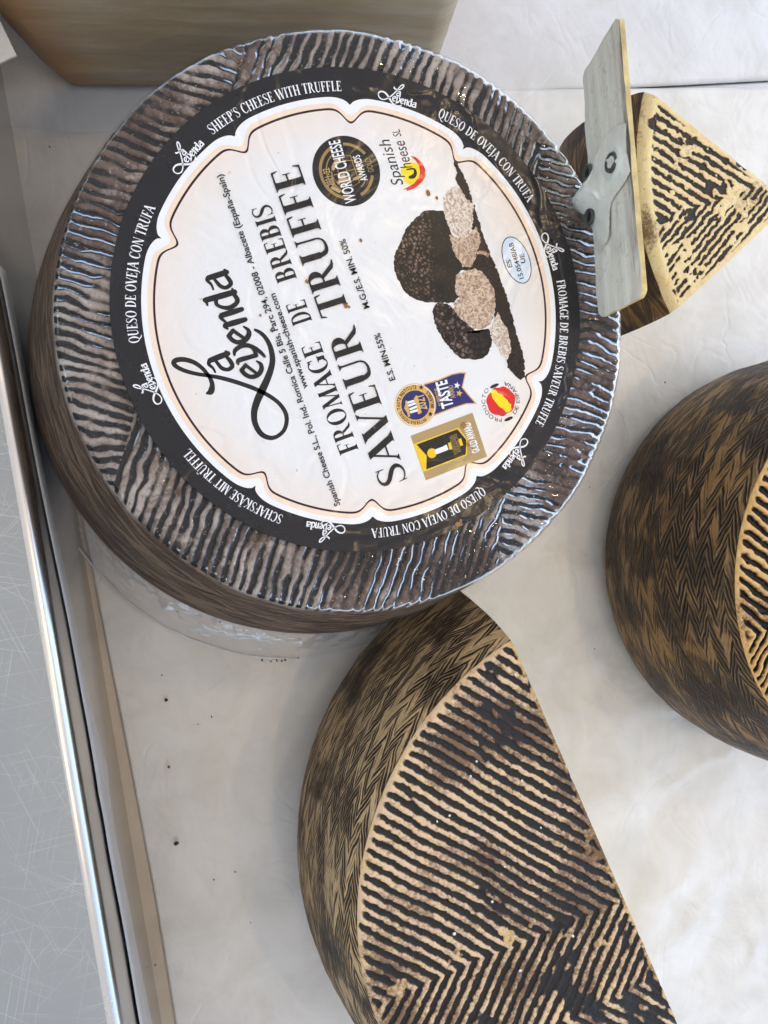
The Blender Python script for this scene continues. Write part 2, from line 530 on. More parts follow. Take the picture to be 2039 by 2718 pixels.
edgeL = [(40, 600), (205, 1320), (260, 1600), (336, 1980), (412, 2387), (466, 2718), (520, 3000)]
sheet('paper_sheet', [(-60, 250)] + [(x, y) for x, y in edgeL], [(2300, 230), (2300, 600), (2300, 1320), (2300, 1600), (2300, 1980), (2300, 2387), (2300, 2718), (2300, 3000)],
      260, 300, ZT + .004, 0.008, 3, paper_m, 'large white waxed paper sheet under the three cheeses',
      curl=lambda P, s, t: -0.006 * np.exp(-t / 0.02) + ss(.35, .6, t) * ss(.25, .4, s) * (.085 * (fbm(P[..., 0] * 1.7, P[..., 1] * 1.7, 203, 2) - .45) + .010 * ss(.09, 0, np.abs(fbm(P[..., 0] * 1.6 + 7, P[..., 1] * 1.1, 205, 3) - .5))))
sheet('paper_sheet', [(-80, 300), (-30, 510), (30, 900), (90, 1250), (150, 1600), (172, 1720), (205, 1871), (240, 2072), (275, 2278), (315, 2495), (350, 2718), (400, 3000)],
      [(200, 300), (240, 510), (300, 900), (330, 1250), (380, 1600), (420, 1720), (440, 1871), (470, 2072), (520, 2278), (560, 2495), (600, 2718), (640, 3000)],
      120, 14, ZT - .010, 0.003, 5, tan_m, 'tan paper strip peeping out between steel ledge and white sheet')
wr_px = [(20, 700), (60, 900), (125, 1250), (203, 1600), (225, 1720), (250, 1858), (262, 1900), (283, 1985), (305, 2070), (310, 2110), (318, 2190), (333, 2290), (369, 2495), (412, 2718), (470, 3000)]
wl_px = [(-5, 700), (35, 900), (100, 1250), (172, 1600), (195, 1720), (220, 1858), (228, 1900), (243, 1985), (257, 2070), (263, 2110), (276, 2176), (294, 2283), (334, 2495), (372, 2718), (425, 3000)]
wr3 = at(wr_px, ZT + .012); wl3 = at_plane(wl_px, ea + lperp * .010, lperp)
wr3 = smooth_path(wr3, 8); wl3 = smooth_path(wl3, 8)
tq_ = np.linspace(0, 1, 14)
bend = np.stack([wl3 * (1 - q) + wr3 * q for q in tq_], 1)
foot_ = wl3 * .72 + wr3 * .28; foot_[:, 2] = ZT + .05
bend = bend + ((4 * tq_ * (1 - tq_)) ** 1.0)[None, :, None] * .45 * (foot_ - (wl3 + wr3) / 2)[:, None, :]
bend[:, :, 2] = np.maximum(bend[:, :, 2], ZT + .006)
strip_m = mat_paper('greaseproof_strip', L(196, 200, 206), .3, bump=.0015, coat=1.0)
o_ = mesh('paper_strip', bend.reshape(-1, 3), grid_faces(*bend.shape[:2]), strip_m, smooth=True)
md_ = o_.modifiers.new('thickness', 'SOLIDIFY'); md_.thickness = .00012; md_.offset = 0
tag(o_, 'shiny blue grey greaseproof strip curling up the steel ledge wall', 'paper')
topL = [(-300, 345), (0, 338), (130, 351), (215, 360), (330, 352), (700, 320), (1240, 252), (1540, 234), (2039, 208), (2400, 190)]
sheet('paper_sheet', topL, [(x, -700) for x, y in topL],
      120, 60, ZT + .030, 0.012, 11, paper_m2, 'white waxed paper sheet lying under the amber cheese block',
      curl=lambda P, s, t: -0.034 * np.exp(-t / 0.05))

# ------------------------------------------------------------------ cheese geometry
def ray_circle(P0, dirs, c, r):
    d = P0 - c
    b = dirs @ d
    return -b + np.sqrt(np.maximum(b * b - (d @ d - r * r), 1e-9))

def zigzag(px_lines, z, period_px, px0):
    """grooves of the pressing board: parallel lines that turn at the given vertex lines"""
    o = at([px0], z)[0][:2]
    def dirv(d): 
        q = at([(px0[0] - d[0] * 300, px0[1] - d[1] * 300), (px0[0] + d[0] * 300, px0[1] + d[1] * 300)], z)
        v = (q[1] - q[0])[:2]; return v / np.linalg.norm(v)
    return o, dirv

def groove_profile(ph, duty=0.5, edge=0.16):
    f = ph - np.floor(ph)
    d = np.abs(f - 0.5) * 2          # 0 in the groove centre, 1 at ridge centre
    return 1 - ss(duty - edge, duty + edge, d)

def cheese_side(name, P0, th, levels, mat, parent, per, jitter=0.006, seed=1, closed=False):
    dirs = np.stack([np.cos(th), np.sin(th)], 1)
    V = []; wa = []; wh = []
    h = 0.0; prev = None
    for (c, r, z) in levels:
        c = np.asarray(c, float)
        b = ray_circle(P0, dirs, c, r)
        P = P0[None, :] + dirs * b[:, None]
        ang = np.unwrap(np.arctan2(P[:, 1] - c[1], P[:, 0] - c[0]))
        mid = levels[len(levels) // 2][1]
        if prev is not None:
            h += math.hypot(r - prev[0], z - prev[1])
        prev = (r, z)
        j = jitter * (fbm(ang * 9, np.full_like(ang, h * 9), seed, 4) - 0.5) * 2
        nrm = np.stack([np.cos(ang), np.sin(ang)], 1)
        P = P + nrm * j[:, None]
        V.append(np.concatenate([P, np.full((len(th), 1), z)], 1)); wa.append(ang * mid); wh.append(np.full(len(th), h))
    V = np.stack(V, 1)
    wa = np.stack(wa, 1); wh = np.stack(wh, 1)
    n, m = V.shape[:2]
    return mesh(name, V.reshape(-1, 3), grid_faces(n, m, closed)[:, ::-1].copy(), mat, parent, smooth=True,
                attrs={'wa': wa, 'wh': wh}), V

def densify(levels, k):
    """levels: list of (cx, cy, r, z) -> smooth list"""
    P = smooth_path(np.array(levels), k)
    return [((p[0], p[1]), p[2], p[3]) for p in P]

def cheese_top(name, P0, th, rho, c, r, z, gfun, mat, parent, depth, closed=False, round_w=0.03, seed=2, rim_keep=0.03):
    dirs = np.stack([np.cos(th), np.sin(th)], 1)
    b = ray_circle(P0, dirs, np.asarray(c, float), r)
    P = P0[None, None, :] + dirs[:, None, :] * (b[:, None] * rho[None, :])[..., None]
    X, Y = P[..., 0], P[..., 1]
    e = r - np.hypot(X - c[0], Y - c[1])
    g, stain, worn = gfun(X, Y, e)
    fine = fbm(X * 30, Y * 30, seed, 3) - 0.5
    low = fbm(X * 3, Y * 3, seed + 5, 3) - 0.5
    zz = z - depth * g + 0.006 * fine + 0.015 * low * ss(0, .1, e)
    q = np.clip(1 - e / round_w, 0, 1)
    zz = zz * 1.0 - round_w * 0.6 * q * q
    V = np.concatenate([P, zz[..., None]], -1)
    n, m = X.shape
    return mesh(name, V.reshape(-1, 3), grid_faces(n, m, closed), mat, parent, smooth=True,
                attrs={'groove': g, 'stain': stain, 'worn': worn})

def cut_face(name, P0, th1, levels, mat, parent):
    d = np.array([math.cos(th1), math.sin(th1)])
    V = [(P0[0], P0[1], levels[0][2] - .004)]
    for (c, r, z) in levels:
        b = ray_circle(P0, d[None, :], np.asarray(c, float), r)[0]
        V.append((P0[0] + d[0] * b, P0[1] + d[1] * b, z))
    V.append((P0[0], P0[1], levels[-1][2]))
    return mesh(name, V, [tuple(range(len(V)))], mat, parent)

paste = mat_plain('cheese_paste', L(236, 222, 186), 0.5, 0.3, 30, 0.08, Subsurface_Weight=0.0)
CREAM, CREAM2 = L(224, 194, 148), L(196, 150, 96)
GROOVE, STAIN, WORN = L(26, 22, 21), L(84, 50, 28), L(214, 182, 124)
top_m = mat_top('pressed_rind_top', CREAM, L(220, 188, 154), GROOVE, STAIN, WORN)
side_m = mat_side('plaited_rind_side', L(212, 180, 136), L(22, 15, 11), L(96, 70, 46))

# ---- half wheel
ZH = -0.20
hc = np.array([-3.09, -0.44]); hr = 1.455
ch = at([(1352, 1684), (1800, 2718)], ZH)[:, :2]
cd = (ch[1] - ch[0]) / np.linalg.norm(ch[1] - ch[0])
mid = ch[0] + cd * ((hc - ch[0]) @ cd)
inn = np.array([-cd[1], cd[0]])
if inn @ RIGHT2 > 0: inn = -inn      # the half lies on the ledge side of its cut
a0 = math.atan2(cd[1], cd[0])
sgn = 1 if (math.cos(a0 + .1) * inn[0] + math.sin(a0 + .1) * inn[1]) > (math.cos(a0 - .1) * inn[0] + math.sin(a0 - .1) * inn[1]) else -1
NTH = 900
th_h = np.linspace(a0, a0 + sgn * math.pi, NTH)
if sgn < 0: th_h = th_h[::-1]
half = empty('half_cheese', (mid[0], mid[1], ZT), 'half wheel of cheese with black chevron grooves, its cut side facing bare paper', 'cheese')

def px_dir(z, a, b):
    q = at([a, b], z)[:, :2]; v = q[1] - q[0]; return v / np.linalg.norm(v)

def half_grooves(X, Y, e, z=ZH):
    v0 = at([(1061, 2640)], z)[0][:2]
    v1 = at([(1670, 2381)], z)[0][:2]
    vl = (v1 - v0) / np.linalg.norm(v1 - v0)
    d1 = px_dir(z, (1000, 2300), (1500, 2558)); d2 = px_dir(z, (1498, 2440), (1374, 2712))
    n1 = np.array([-d1[1], d1[0]]); n2 = np.array([-d2[1], d2[0]])
    if n1 @ vl < 0: n1 = -n1
    if n2 @ vl < 0: n2 = -n2
    p1 = 0.0545
    p2 = p1 * (n2 @ vl) / (n1 @ vl)
    wx = (fbm(X * 2.2, Y * 2.2, 21, 3) - .5) * 0.04; wy = (fbm(X * 2.2 + 50, Y * 2.2, 22, 3) - .5) * 0.04
    jx = (fbm(X * 40, Y * 40, 31, 3) - .5) * 0.016; jy = (fbm(X * 40 + 9, Y * 40, 32, 3) - .5) * 0.016
    Xd = X + wx + jx; Yd = Y + wy + jy
    A = np.stack([Xd - v0[0], Yd - v0[1]], -1)
    # signed side of the vertex line
    pv = np.array([-vl[1], vl[0]])
    down = px_dir(z, (1300, 2400), (1300, 2700))
    if pv @ down < 0: pv = -pv
    s1 = A @ pv
    w1 = at([(1754, 2592)], z)[0][:2]
    s2 = np.stack([Xd - w1[0], Yd - w1[1]], -1) @ pv
    ph1 = A @ n1 / p1; ph2 = A @ n2 / p2
    off = (w1 - v0)
    c3 = off @ n2 / p2 - off @ n1 / p1
    ph = np.where(s1 < 0, ph1, np.where(s2 < 0, ph2, ph1 + c3))
    duty = 0.52 + 0.26 * (fbm(X * 1.6 + 4, Y * 1.6, 41, 3) - .5) + 0.10 * (fbm(X * 12, Y * 12, 43, 2) - .5)
    g = groove_profile(ph, duty, 0.30)
    brk = fbm(X * 7, Y * 7, 51, 4)
    worn = ss(0.69, 0.76, brk) * ss(0.50, 0.66, fbm(X * 1.3 + 8, Y * 1.3, 53, 2) + 0.16 * (s1 > -.12))
    g = g * (1 - worn)
    fill = ss(0.52, 0.66, fbm(X * 3.2 + 2, Y * 6, 57, 4)) * 0.68      # soot smeared across the ridges
    g = np.clip(g + fill * ss(.48, .66, fbm(X * 11, Y * 11, 59, 3)), 0, 1)
    edge = ss(0.0, 0.012 + 0.055 * vn(X * 16, Y * 16, 61), e)
    stain = 0.48 + 1.2 * np.clip(fbm(X * 2.0, Y * 2.0, 63, 4) - .35, 0, 1) - 0.16 * (1 - ss(0, .09, e)) + .40 * (fbm(X * 9, Y * 9, 65, 3) - .4)
    cutd = np.abs(np.stack([X - mid[0], Y - mid[1]], -1) @ inn)
    worn = np.maximum(worn, ss(.026, .004, cutd + .02 * (fbm(X * 30, Y * 30, 68, 3) - .5)) * ss(.36, .52, fbm(X * 15, Y * 15, 66, 3)))
    g = g * (1 - worn)
    return g * edge, stain, worn

rho = np.concatenate([np.linspace(0.002, 0.93, 270), np.linspace(0.9335, 1.0, 36)])
cheese_top('top_rind', mid, th_h, rho, hc, hr, ZH, half_grooves, top_m, half, 0.012)
def half_profile(c, r, z0, bulge, zb, n=5, sh=(0, 0)):
    H = z0 - zb
    pts = [(0.0, -0.018), (.018, -.035), (.05, -.075), (.10, -.16), (.155, -.29), (.2, -.44), (.23, -.58), (.24, -.7), (.22, -.84), (.16, -.98), (.06, -1.07)]
    return densify([(c[0] + sh[0] * (-z) / 1.1, c[1] + sh[1] * (-z) / 1.1, r + dr * bulge / .24, z0 + z * H / 1.09) for dr, z in pts] , n)
lv = half_profile(hc, hr, ZH, 0.192, ZT + .02)
cheese_side('side_rind', mid, th_h, lv, side_m, half, 1.5, 0.008, 5)
cut_face('cut_face', mid, th_h[0], lv, paste, half); cut_face('cut_face', mid, th_h[-1], lv, paste, half)

# ---- wheel at the right border
ZR = -0.20
rim_pt = at([(1957, 1520)], ZR)[0][:2]
rr_ = 1.14
rc = rim_pt + RIGHT2 * rr_ + DOWN2 * 0.03
belly_c = np.array([-2.10, -2.47]) + DOWN2 * .09 + RIGHT2 * .03
wheel_r = empty('whole_cheese', (belly_c[0], belly_c[1], ZT), 'dark brown wheel with plaited side, cut off by the photo border', 'cheese')
ang_l = math.atan2(-RIGHT2[1], -RIGHT2[0])
th_r = np.concatenate([np.linspace(ang_l - 1.15, ang_l + 1.15, 700), np.linspace(ang_l + 1.17, ang_l - 1.17 + 2 * math.pi, 60)])
pts = [(0.0, -0.018), (.02, -.035), (.06, -.075), (.115, -.16), (.175, -.29), (.215, -.42), (.24, -.56), (.24, -.66), (.22, -.84), (.16, -.98), (.06, -1.07)]
def lerp(a, b, t): return a + (b - a) * t
lvr = densify([(*(lerp(rc, belly_c, ss(0, .5, -z))), lerp(rr_, rr_ + .135, dr / .24), ZR + z * 1.04) for dr, z in pts], 5)
side_m2 = mat_side('plaited_rind_side_dark', L(150, 118, 76), L(20, 13, 9), L(74, 50, 29), 0.06, w=0.050, rough=0.42, pf=.070)
cheese_side('side_rind', rc, th_r, lvr, side_m2, wheel_r, 1.3, 0.008, 8, True)
def right_grooves(X, Y, e):
    d1 = px_dir(ZR, (1960, 1500), (2039, 1560)); d2 = px_dir(ZR, (2039, 1650), (1980, 1760))
    n1 = np.array([-d1[1], d1[0]]); n2 = np.array([-d2[1], d2[0]])
    v0 = at([(1975, 1700)], ZR)[0][:2]; vl = px_dir(ZR, (1975, 1700), (2100, 1640))
    if n1 @ vl < 0: n1 = -n1
    if n2 @ vl < 0: n2 = -n2
    jx = (fbm(X * 18, Y * 18, 31, 3) - .5) * 0.03; jy = (fbm(X * 18 + 9, Y * 18, 32, 3) - .5) * 0.03
    A = np.stack([X + jx - v0[0], Y + jy - v0[1]], -1)
    pv = np.array([-vl[1], vl[0]])
    if pv @ DOWN2 < 0: pv = -pv
    p1 = 0.056; p2 = p1 * (n2 @ vl) / (n1 @ vl)
    ph = np.where(A @ pv < 0, A @ n1 / p1, A @ n2 / p2)
    g = groove_profile(ph, 0.52, .26) * ss(0.0, 0.02 + .06 * vn(X * 16, Y * 16, 261), e)
    stain = 0.34 + 1.0 * np.clip(fbm(X * 2, Y * 2, 67, 4) - .4, 0, 1)
    return g, stain, ss(.6, .75, fbm(X * 5, Y * 5, 69, 3)) * 0
rho_r = np.concatenate([np.linspace(0.01, .8, 12), np.linspace(.803, 1, 70)])
cheese_top('top_rind', rc, th_r, rho_r, rc, rr_, ZR, right_grooves, mat_top('pressed_rind_top_yellow', L(214, 176, 112), L(205, 160, 96), GROOVE, STAIN, WORN), wheel_r, 0.03, True)

# ---- wedge
ZW = -0.35
tip = at([(2098, 541)], ZW)[0][:2]
wc = np.array([-0.160, -3.091]); wr = 1.452
ua, ub = at([(1720, 238), (1783, 833)], ZW)[:, :2]
ta = math.atan2(*(ua - tip)[::-1]); tb = math.atan2(*(ub - tip)[::-1])
while tb > ta: tb -= 2 * math.pi
if ta - tb > math.pi: tb += 2 * math.pi
th_w = np.linspace(min(ta, tb), max(ta, tb), 420)
wedge = empty('cheese_wedge', (*((ua + ub + tip) / 3), ZT), 'pale yellow wedge of cheese with sooty chevron marks behind the grey price card', 'cheese')
def wedge_grooves(X, Y, e):
    d1 = px_dir(ZW, (1720, 370), (1880, 470)); d2 = px_dir(ZW, (1900, 530), (1760, 700))
    n1 = np.array([-d1[1], d1[0]]); n2 = np.array([-d2[1], d2[0]])
    v0 = at([(1745, 585)], ZW)[0][:2]; vl = px_dir(ZW, (1745, 585), (2000, 500))
    if n1 @ vl < 0: n1 = -n1
    if n2 @ vl < 0: n2 = -n2
    jx = (fbm(X * 40, Y * 40, 71, 3) - .5) * 0.024; jy = (fbm(X * 40 + 9, Y * 40, 72, 3) - .5) * 0.024
    A = np.stack([X + jx - v0[0], Y + jy - v0[1]], -1)
    pv = np.array([-vl[1], vl[0]])
    if pv @ DOWN2 < 0: pv = -pv
    p1 = 0.049; p2 = p1 * (n2 @ vl) / (n1 @ vl)
    ph = np.where(A @ pv < 0, A @ n1 / p1, A @ n2 / p2)
    g = groove_profile(ph, 0.5, .25)
    keep = ss(.16, .32, fbm(X * 4.5, Y * 4.5, 73, 3) + 1.15 * (fbm(X * 22, Y * 22, 74, 3) - .5))
    # clear rind margin along the curved edge and the two cuts
    def sd(p, q):
        d = (q - p) / np.linalg.norm(q - p); n = np.array([-d[1], d[0]])
        return np.abs(np.stack([X - p[0], Y - p[1]], -1) @ n)
    m = ss(.06, .09, e) * ss(.015, .035, sd(tip, ua)) * ss(.015, .04, sd(tip, ub))
    spots = ss(.70, .76, fbm(X * 14, Y * 14, 76, 3)) * ss(.02, .06, e)
    g = np.clip(g * keep * m + spots * .9, 0, 1)
    stain = 0.10 + 1.1 * np.clip(fbm(X * 3.5, Y * 3.5, 77, 4) - .40, 0, 1) + .28 * ss(.08, .02, e)
    worn = ss(.45, .6, fbm(X * 2.5, Y * 2.5, 78, 3))
    return g, stain, worn
rho_w = np.linspace(0.004, 1, 300)
wtop = mat_top('pressed_rind_top_pale', L(232, 210, 158), L(224, 194, 134), L(42, 29, 23), L(96, 58, 28), L(230, 208, 152), 0.42)
cheese_top('top_rind', tip, th_w, rho_w, wc, wr, ZW, wedge_grooves, wtop, wedge, 0.008, round_w=0.06)
lvw = half_profile(wc, wr, ZW - .012, 0.10, ZT + .02)
side_m3 = mat_side('plaited_rind_side_yellow', L(176, 140, 84), L(30, 18, 11), L(96, 62, 32), 0.06, w=0.075, rough=.45, pf=.036)
cheese_side('side_rind', tip, th_w, lvw, side_m3, wedge, 1.5, 0.008, 12)
cut_face('cut_face', tip, th_w[0], lvw, paste, wedge); cut_face('cut_face', tip, th_w[-1], lvw, paste, wedge)

# ---- amber block at the back
b0, b1 = at([(190, 238), (1142, 246)], ZT + .05)
bn = np.cross(b1 - b0, np.array([0, 0, 1.0])); bn /= np.linalg.norm(bn)
if bn @ E2 < 0: bn = -bn
outline = [(1142, 246), (1170, 165), (1208, 60), (1235, -10), (1290, -160), (900, -190), (300, -210), (-110, -190), (-60, -70), (0, 60), (28, 92), (62, 130), (100, 172), (135, 205), (160, 225), (178, 236), (205, 243), (420, 244), (800, 245)]
face = at_plane(outline, b0, bn)
face[:, 2] = np.maximum(face[:, 2], ZT + .05)
t = NT('amber_cheese_paste')
gm = t.n.new('ShaderNodeNewGeometry')
mp = t.n.new('ShaderNodeMapping'); mp.inputs['Rotation'].default_value = (0, 0, -math.atan2(RIGHT2[1], RIGHT2[0])); t.l.new(gm.outputs['Position'], mp.inputs[0])
mp2 = t.n.new('ShaderNodeMapping'); mp2.inputs['Scale'].default_value = (1.6 * K, 9 * K, 9 * K); t.l.new(mp.outputs[0], mp2.inputs[0])
st1 = t.noise(mp2.outputs[0], 1.0, 5, 0.6)
mp3 = t.n.new('ShaderNodeMapping'); mp3.inputs['Scale'].default_value = (5 * K, 26 * K, 26 * K); t.l.new(mp.outputs[0], mp3.inputs[0])
st2 = t.noise(mp3.outputs[0], 1.0, 3, 0.6)
c = t.mix(t.step(st1, 0.35, 0.7), L(186, 170, 140), L(206, 194, 172))
c = t.mix(t.math('MULTIPLY', t.step(st2, 0.58, 0.72), 0.55), c, L(200, 184, 156))
ed = t.step(t.attr('edge'), 0.0, 1.0)
c = t.mix(t.math('MULTIPLY', ed, 0.8), c, L(176, 122, 54))
amber = t.done(t.bsdf(c, 0.38, t.bump(t.math('ADD', st1, t.math('MULTIPLY', st2, .3)), 0.4, 0.0015), Subsurface_Weight=0.15, Subsurface_Radius=(0.004, 0.002, 0.001), Specular_IOR_Level=0.4))
block = empty('cheese_block', tuple((b0 + b1) / 2 * np.array([1, 1, 0]) + np.array([0, 0, ZT])), 'amber brown block of hard cheese with rounded rind corner at the back', 'cheese')
# face as a fine grid between left and right outline runs so that it can undulate
def run(idx, n):
    P = face[idx]; k = np.r_[0, np.cumsum(np.linalg.norm(np.diff(P, axis=0), axis=1))]
    s = np.linspace(0, k[-1], n); return np.stack([np.interp(s, k, P[:, i]) for i in range(3)], 1)
NV = 60
Lr = run([7, 8, 9, 10, 11, 12, 13, 14, 15, 16], NV)[::-1]     # bottom to top
Rr = run([0, 1, 2, 3, 4], NV)
tt = np.concatenate([[0, .004, .012, .025], np.linspace(.04, .96, 120), [.975, .99, 1]])
G = Lr[:, None, :] * (1 - tt)[None, :, None] + Rr[:, None, :] * tt[None, :, None]
dist_l = np.minimum(np.linalg.norm(G - Lr[:, None, :], axis=-1), 9)
dist_b = np.maximum(G[..., 2] - (ZT + .05), 0)
dr = np.linalg.norm(G - Rr[:, None, :], axis=-1)
de = np.minimum(np.minimum(dist_l, dist_b * 1.4), dr)
bev = np.clip(1 - de / 0.11, 0, 1)
G = G + bn * (0.016 * (fbm(G[..., 0] * 4, G[..., 2] * 9, 81, 4) - .5) - 0.05 * bev ** 2)[..., None]
edgea = np.clip(1 - np.minimum(dist_l * .8, dist_b * 2.2) / 0.30, 0, 1)
n0 = NV * len(tt)
mesh('cut_face', G.reshape(-1, 3), grid_faces(NV, len(tt)), amber, block, smooth=True, attrs={'edge': edgea})
bk = -bn * 2.2
loop = np.concatenate([G[:, 0], G[-1, 1:], G[::-1, -1][1:], G[0, ::-1][1:-1]])
m_ = len(loop)
V = np.concatenate([loop, loop + bk]); V[m_:, 2] = np.maximum(V[m_:, 2], ZT + .05)
F = [(i, (i + 1) % m_, m_ + (i + 1) % m_, m_ + i) for i in range(m_)] + [tuple(range(2 * m_ - 1, m_ - 1, -1))]
mesh('rind', V, F, mat_plain('amber_rind', L(150, 100, 44), 0.5, 0.4, 12, 0.25), block, smooth=False)

# ------------------------------------------------------------------ the wrapped wheel with the paper label
c0 = np.array([-0.048, 0.010]); c1 = np.array([-0.11, 0.15])
wheel = empty('wrapped_cheese', (c0[0], c0[1], ZT), 'film wrapped wheel of truffle sheep cheese with round black and white label', 'cheese')
R0 = 1.222
def cshift(z):
    return lerp(c0, c1, ss(0, .55, -z))

def ley_grooves(X, Y):
    """returns groove 0..1 on the rim ring of the wrapped wheel"""
    d1 = px_dir(0, (300, 500), (480, 552)); d2 = px_dir(0, (760, 1600), (820, 1440))
    n1 = np.array([-d1[1], d1[0]]); n2 = np.array([-d2[1], d2[0]])
    la = at([(330, 1190), (640, 150)], 0)[:, :2]; lb = at([(1330, 1400), (1440, 330)], 0)[:, :2]
    def side(l):
        d = (l[1] - l[0]) / np.linalg.norm(l[1] - l[0]); n = np.array([-d[1], d[0]])
        if n @ RIGHT2 < 0: n = -n
        return np.stack([X - l[0][0], Y - l[0][1]], -1) @ n
    sa = side(la); sb = side(lb)
    jx = (fbm(X * 5, Y * 5, 91, 3) - .5) * 0.045 + (fbm(X * 14, Y * 14, 191, 4) - .5) * 0.030; jy = (fbm(X * 5 + 9, Y * 5, 92, 3) - .5) * 0.045 + (fbm(X * 14 + 9, Y * 14, 192, 4) - .5) * 0.030
    A = np.stack([X + jx, Y + jy], -1)
    p = 0.0435
    ph = np.where((sa > 0) & (sb < 0), A @ n2 / p, A @ n1 / p)
    duty = 0.50 + 0.55 * (fbm(X * 5, Y * 5, 93, 4) - .5)
    g = groove_profile(ph, duty, 0.30) * (0.45 + 0.55 * ss(.28, .52, fbm(X * 8, Y * 8, 193, 4)))
    seam = np.minimum(np.abs(sa), np.abs(sb))
    return g, seam

NT_, NRr = 1500, 80
th = np.linspace(0, 2 * math.pi, NT_, endpoint=False)
prof = []      # (dr from R0, z)
for r in np.linspace(-0.36, -0.035, 62): prof.append((r, 0.0))
for a in np.linspace(0, math.pi / 2, 10)[1:]: prof.append((-.035 + .035 * math.sin(a), -.04 + .04 * math.cos(a)))
for dr, z in ((.010, -.075), (.022, -.12), (.036, -.18), (.05, -.25), (.064, -.34), (.076, -.44), (.084, -.55), (.085, -.66), (.078, -.78), (.062, -.9), (.036, -1.02), (-.005, -1.15), (-.06, -1.26), (-.12, ZT + .03)):
    prof.append((dr, z))
prof = np.array(prof)
cs = np.stack([cshift(z) for z in prof[:, 1]])
rad = R0 + prof[:, 0]
X = cs[None, :, 0] + np.cos(th)[:, None] * rad[None, :]
Y = cs[None, :, 1] + np.sin(th)[:, None] * rad[None, :]
Z = np.broadcast_to(prof[:, 1][None, :], X.shape).copy()
g, seam = ley_grooves(X, Y)
fade = ss(-0.055, -0.015, prof[:, 1])[None, :] * np.ones_like(X)
gg = g * fade
dep = 0.024
Zr = Z - dep * gg - 0.004 + 0.006 * (fbm(X * 25, Y * 25, 95, 3) - .5)
h_acc = np.r_[0, np.cumsum(np.hypot(np.diff(prof[:, 0]), np.diff(prof[:, 1])))]
wa = np.broadcast_to((th * 1.28)[:, None], X.shape); wh = np.broadcast_to(h_acc[None, :], X.shape)
stain = 0.40 + 1.6 * np.clip(fbm(X * 3.2, Y * 3.2, 96, 4) - .42, 0, 1) + .25 * (fbm(X * 11, Y * 11, 97, 3) - .4) + .55 * ss(.07, .0, seam) * ss(.4, .6, vn(X * 4, Y * 4, 98))
topmask = ss(-0.075, -0.05, Z)
t = NT('wrapped_rind')
p = t.pos()
ga = t.attr('groove'); sa_ = t.attr('stain')
n1 = t.noise(p, 38 * K, 4, .6); n2 = t.noise(p, 7 * K, 4, .6)
ge = t.math('ADD', ga, t.math('MULTIPLY', t.math('SUBTRACT', n1, .5), .35))
c = t.mix(t.step(n2, .3, .7), L(192, 180, 168), L(132, 114, 100))
se = t.math('ADD', sa_, t.math('MULTIPLY', t.math('SUBTRACT', n1, .5), .8))
c = t.mix(t.math('MULTIPLY', t.step(se, .42, .72), .8), c, L(84, 54, 34))
c = t.mix(t.step(ge, .20, .60), c, L(22, 20, 22))
c = t.mix(t.math('MULTIPLY', t.step(se, .78, 1.0), .8), c, L(30, 20, 14))
v, big, fin = herring(t, t.attr('wa'), t.attr('wh'), 0.045, 0.20, 0.05)
cs_ = t.mix(t.step(v, .20, .42), L(112, 92, 74), L(40, 30, 26))
cs_ = t.mix(t.step(big, .58, .75), cs_, L(40, 32, 28))
c = t.mix(t.attr('top'), cs_, c)
spk_ = t.step(t.noise(p, 75 * K, 3, .6), .56, .66)
c = t.mix(t.math('MULTIPLY', spk_, t.math('MULTIPLY_ADD', t.attr('top'), .35, .15)), c, L(70, 44, 28))
spl_ = t.step(t.noise(p, 60 * K, 2, .5), .66, .72)
c = t.mix(t.math('MULTIPLY', spl_, t.math('MULTIPLY', t.attr('top'), .4)), c, L(214, 204, 190))
nrm = t.bump(t.math('ADD', n1, t.math('MULTIPLY', t.noise(p, 75 * K, 3), .5)), .8, .0010)
rind_m = t.done(t.bsdf(c, 0.7, nrm, Specular_IOR_Level=0.15))
V = np.stack([X, Y, Zr], -1)
mesh('rind', V.reshape(-1, 3), grid_faces(*X.shape, True)[:, ::-1].copy() if False else grid_faces(*X.shape, True), rind_m, wheel, smooth=True,
     attrs={'groove': gg, 'stain': stain, 'wa': wa, 'wh': wh, 'top': topmask})
# closing disc under the label
tc = np.linspace(0, 2 * math.pi, 64, endpoint=False)
mesh('rind_core', [(c0[0] + .9 * math.cos(a), c0[1] + .9 * math.sin(a), -.012) for a in tc], [tuple(range(64))], rind_m, wheel)

# shrink film: rides on the ridges, sags into the grooves, with its own wrinkles
NF = 1300
pf = np.array([q for q in prof if q[0] > -.27 or q[1] < 0])
thf = np.linspace(0, 2 * math.pi, NF, endpoint=False)
csf = np.stack([cshift(z) for z in pf[:, 1]]); radf = R0 + pf[:, 0] + .004 * (pf[:, 1] < -.02)
X = csf[None, :, 0] + np.cos(thf)[:, None] * radf[None, :]; Y = csf[None, :, 1] + np.sin(thf)[:, None] * radf[None, :]
Z = np.broadcast_to(pf[:, 1][None, :], X.shape)
g, seam = ley_grooves(X, Y)
fade = ss(-0.06, -0.01, Z)
ax = X + (fbm(X * 2, Y * 2, 101, 2) - .5) * .4
wr_ = (fbm(ax * 9, Y * 9, 103, 3) - .5) * 0.015 + (fbm(ax * 3.5, Y * 3.5, 105, 2) - .5) * .020
Zf = Z + 0.010 - (0.004 * g + 0.0045 * ss(.40, .62, g + .25 * (fbm(X * 20, Y * 20, 117, 3) - .5))) * fade * ss(.36, .58, fbm(X * 3, Y * 3, 107, 3)) + wr_ * ss(-0.05, -0.005, Z)
rb = radf[None, :] + (fbm(np.cos(thf)[:, None] * 12 + 5, Z * 5 + np.sin(thf)[:, None] * 12, 109, 3) - .5) * .006 * (1 - fade)
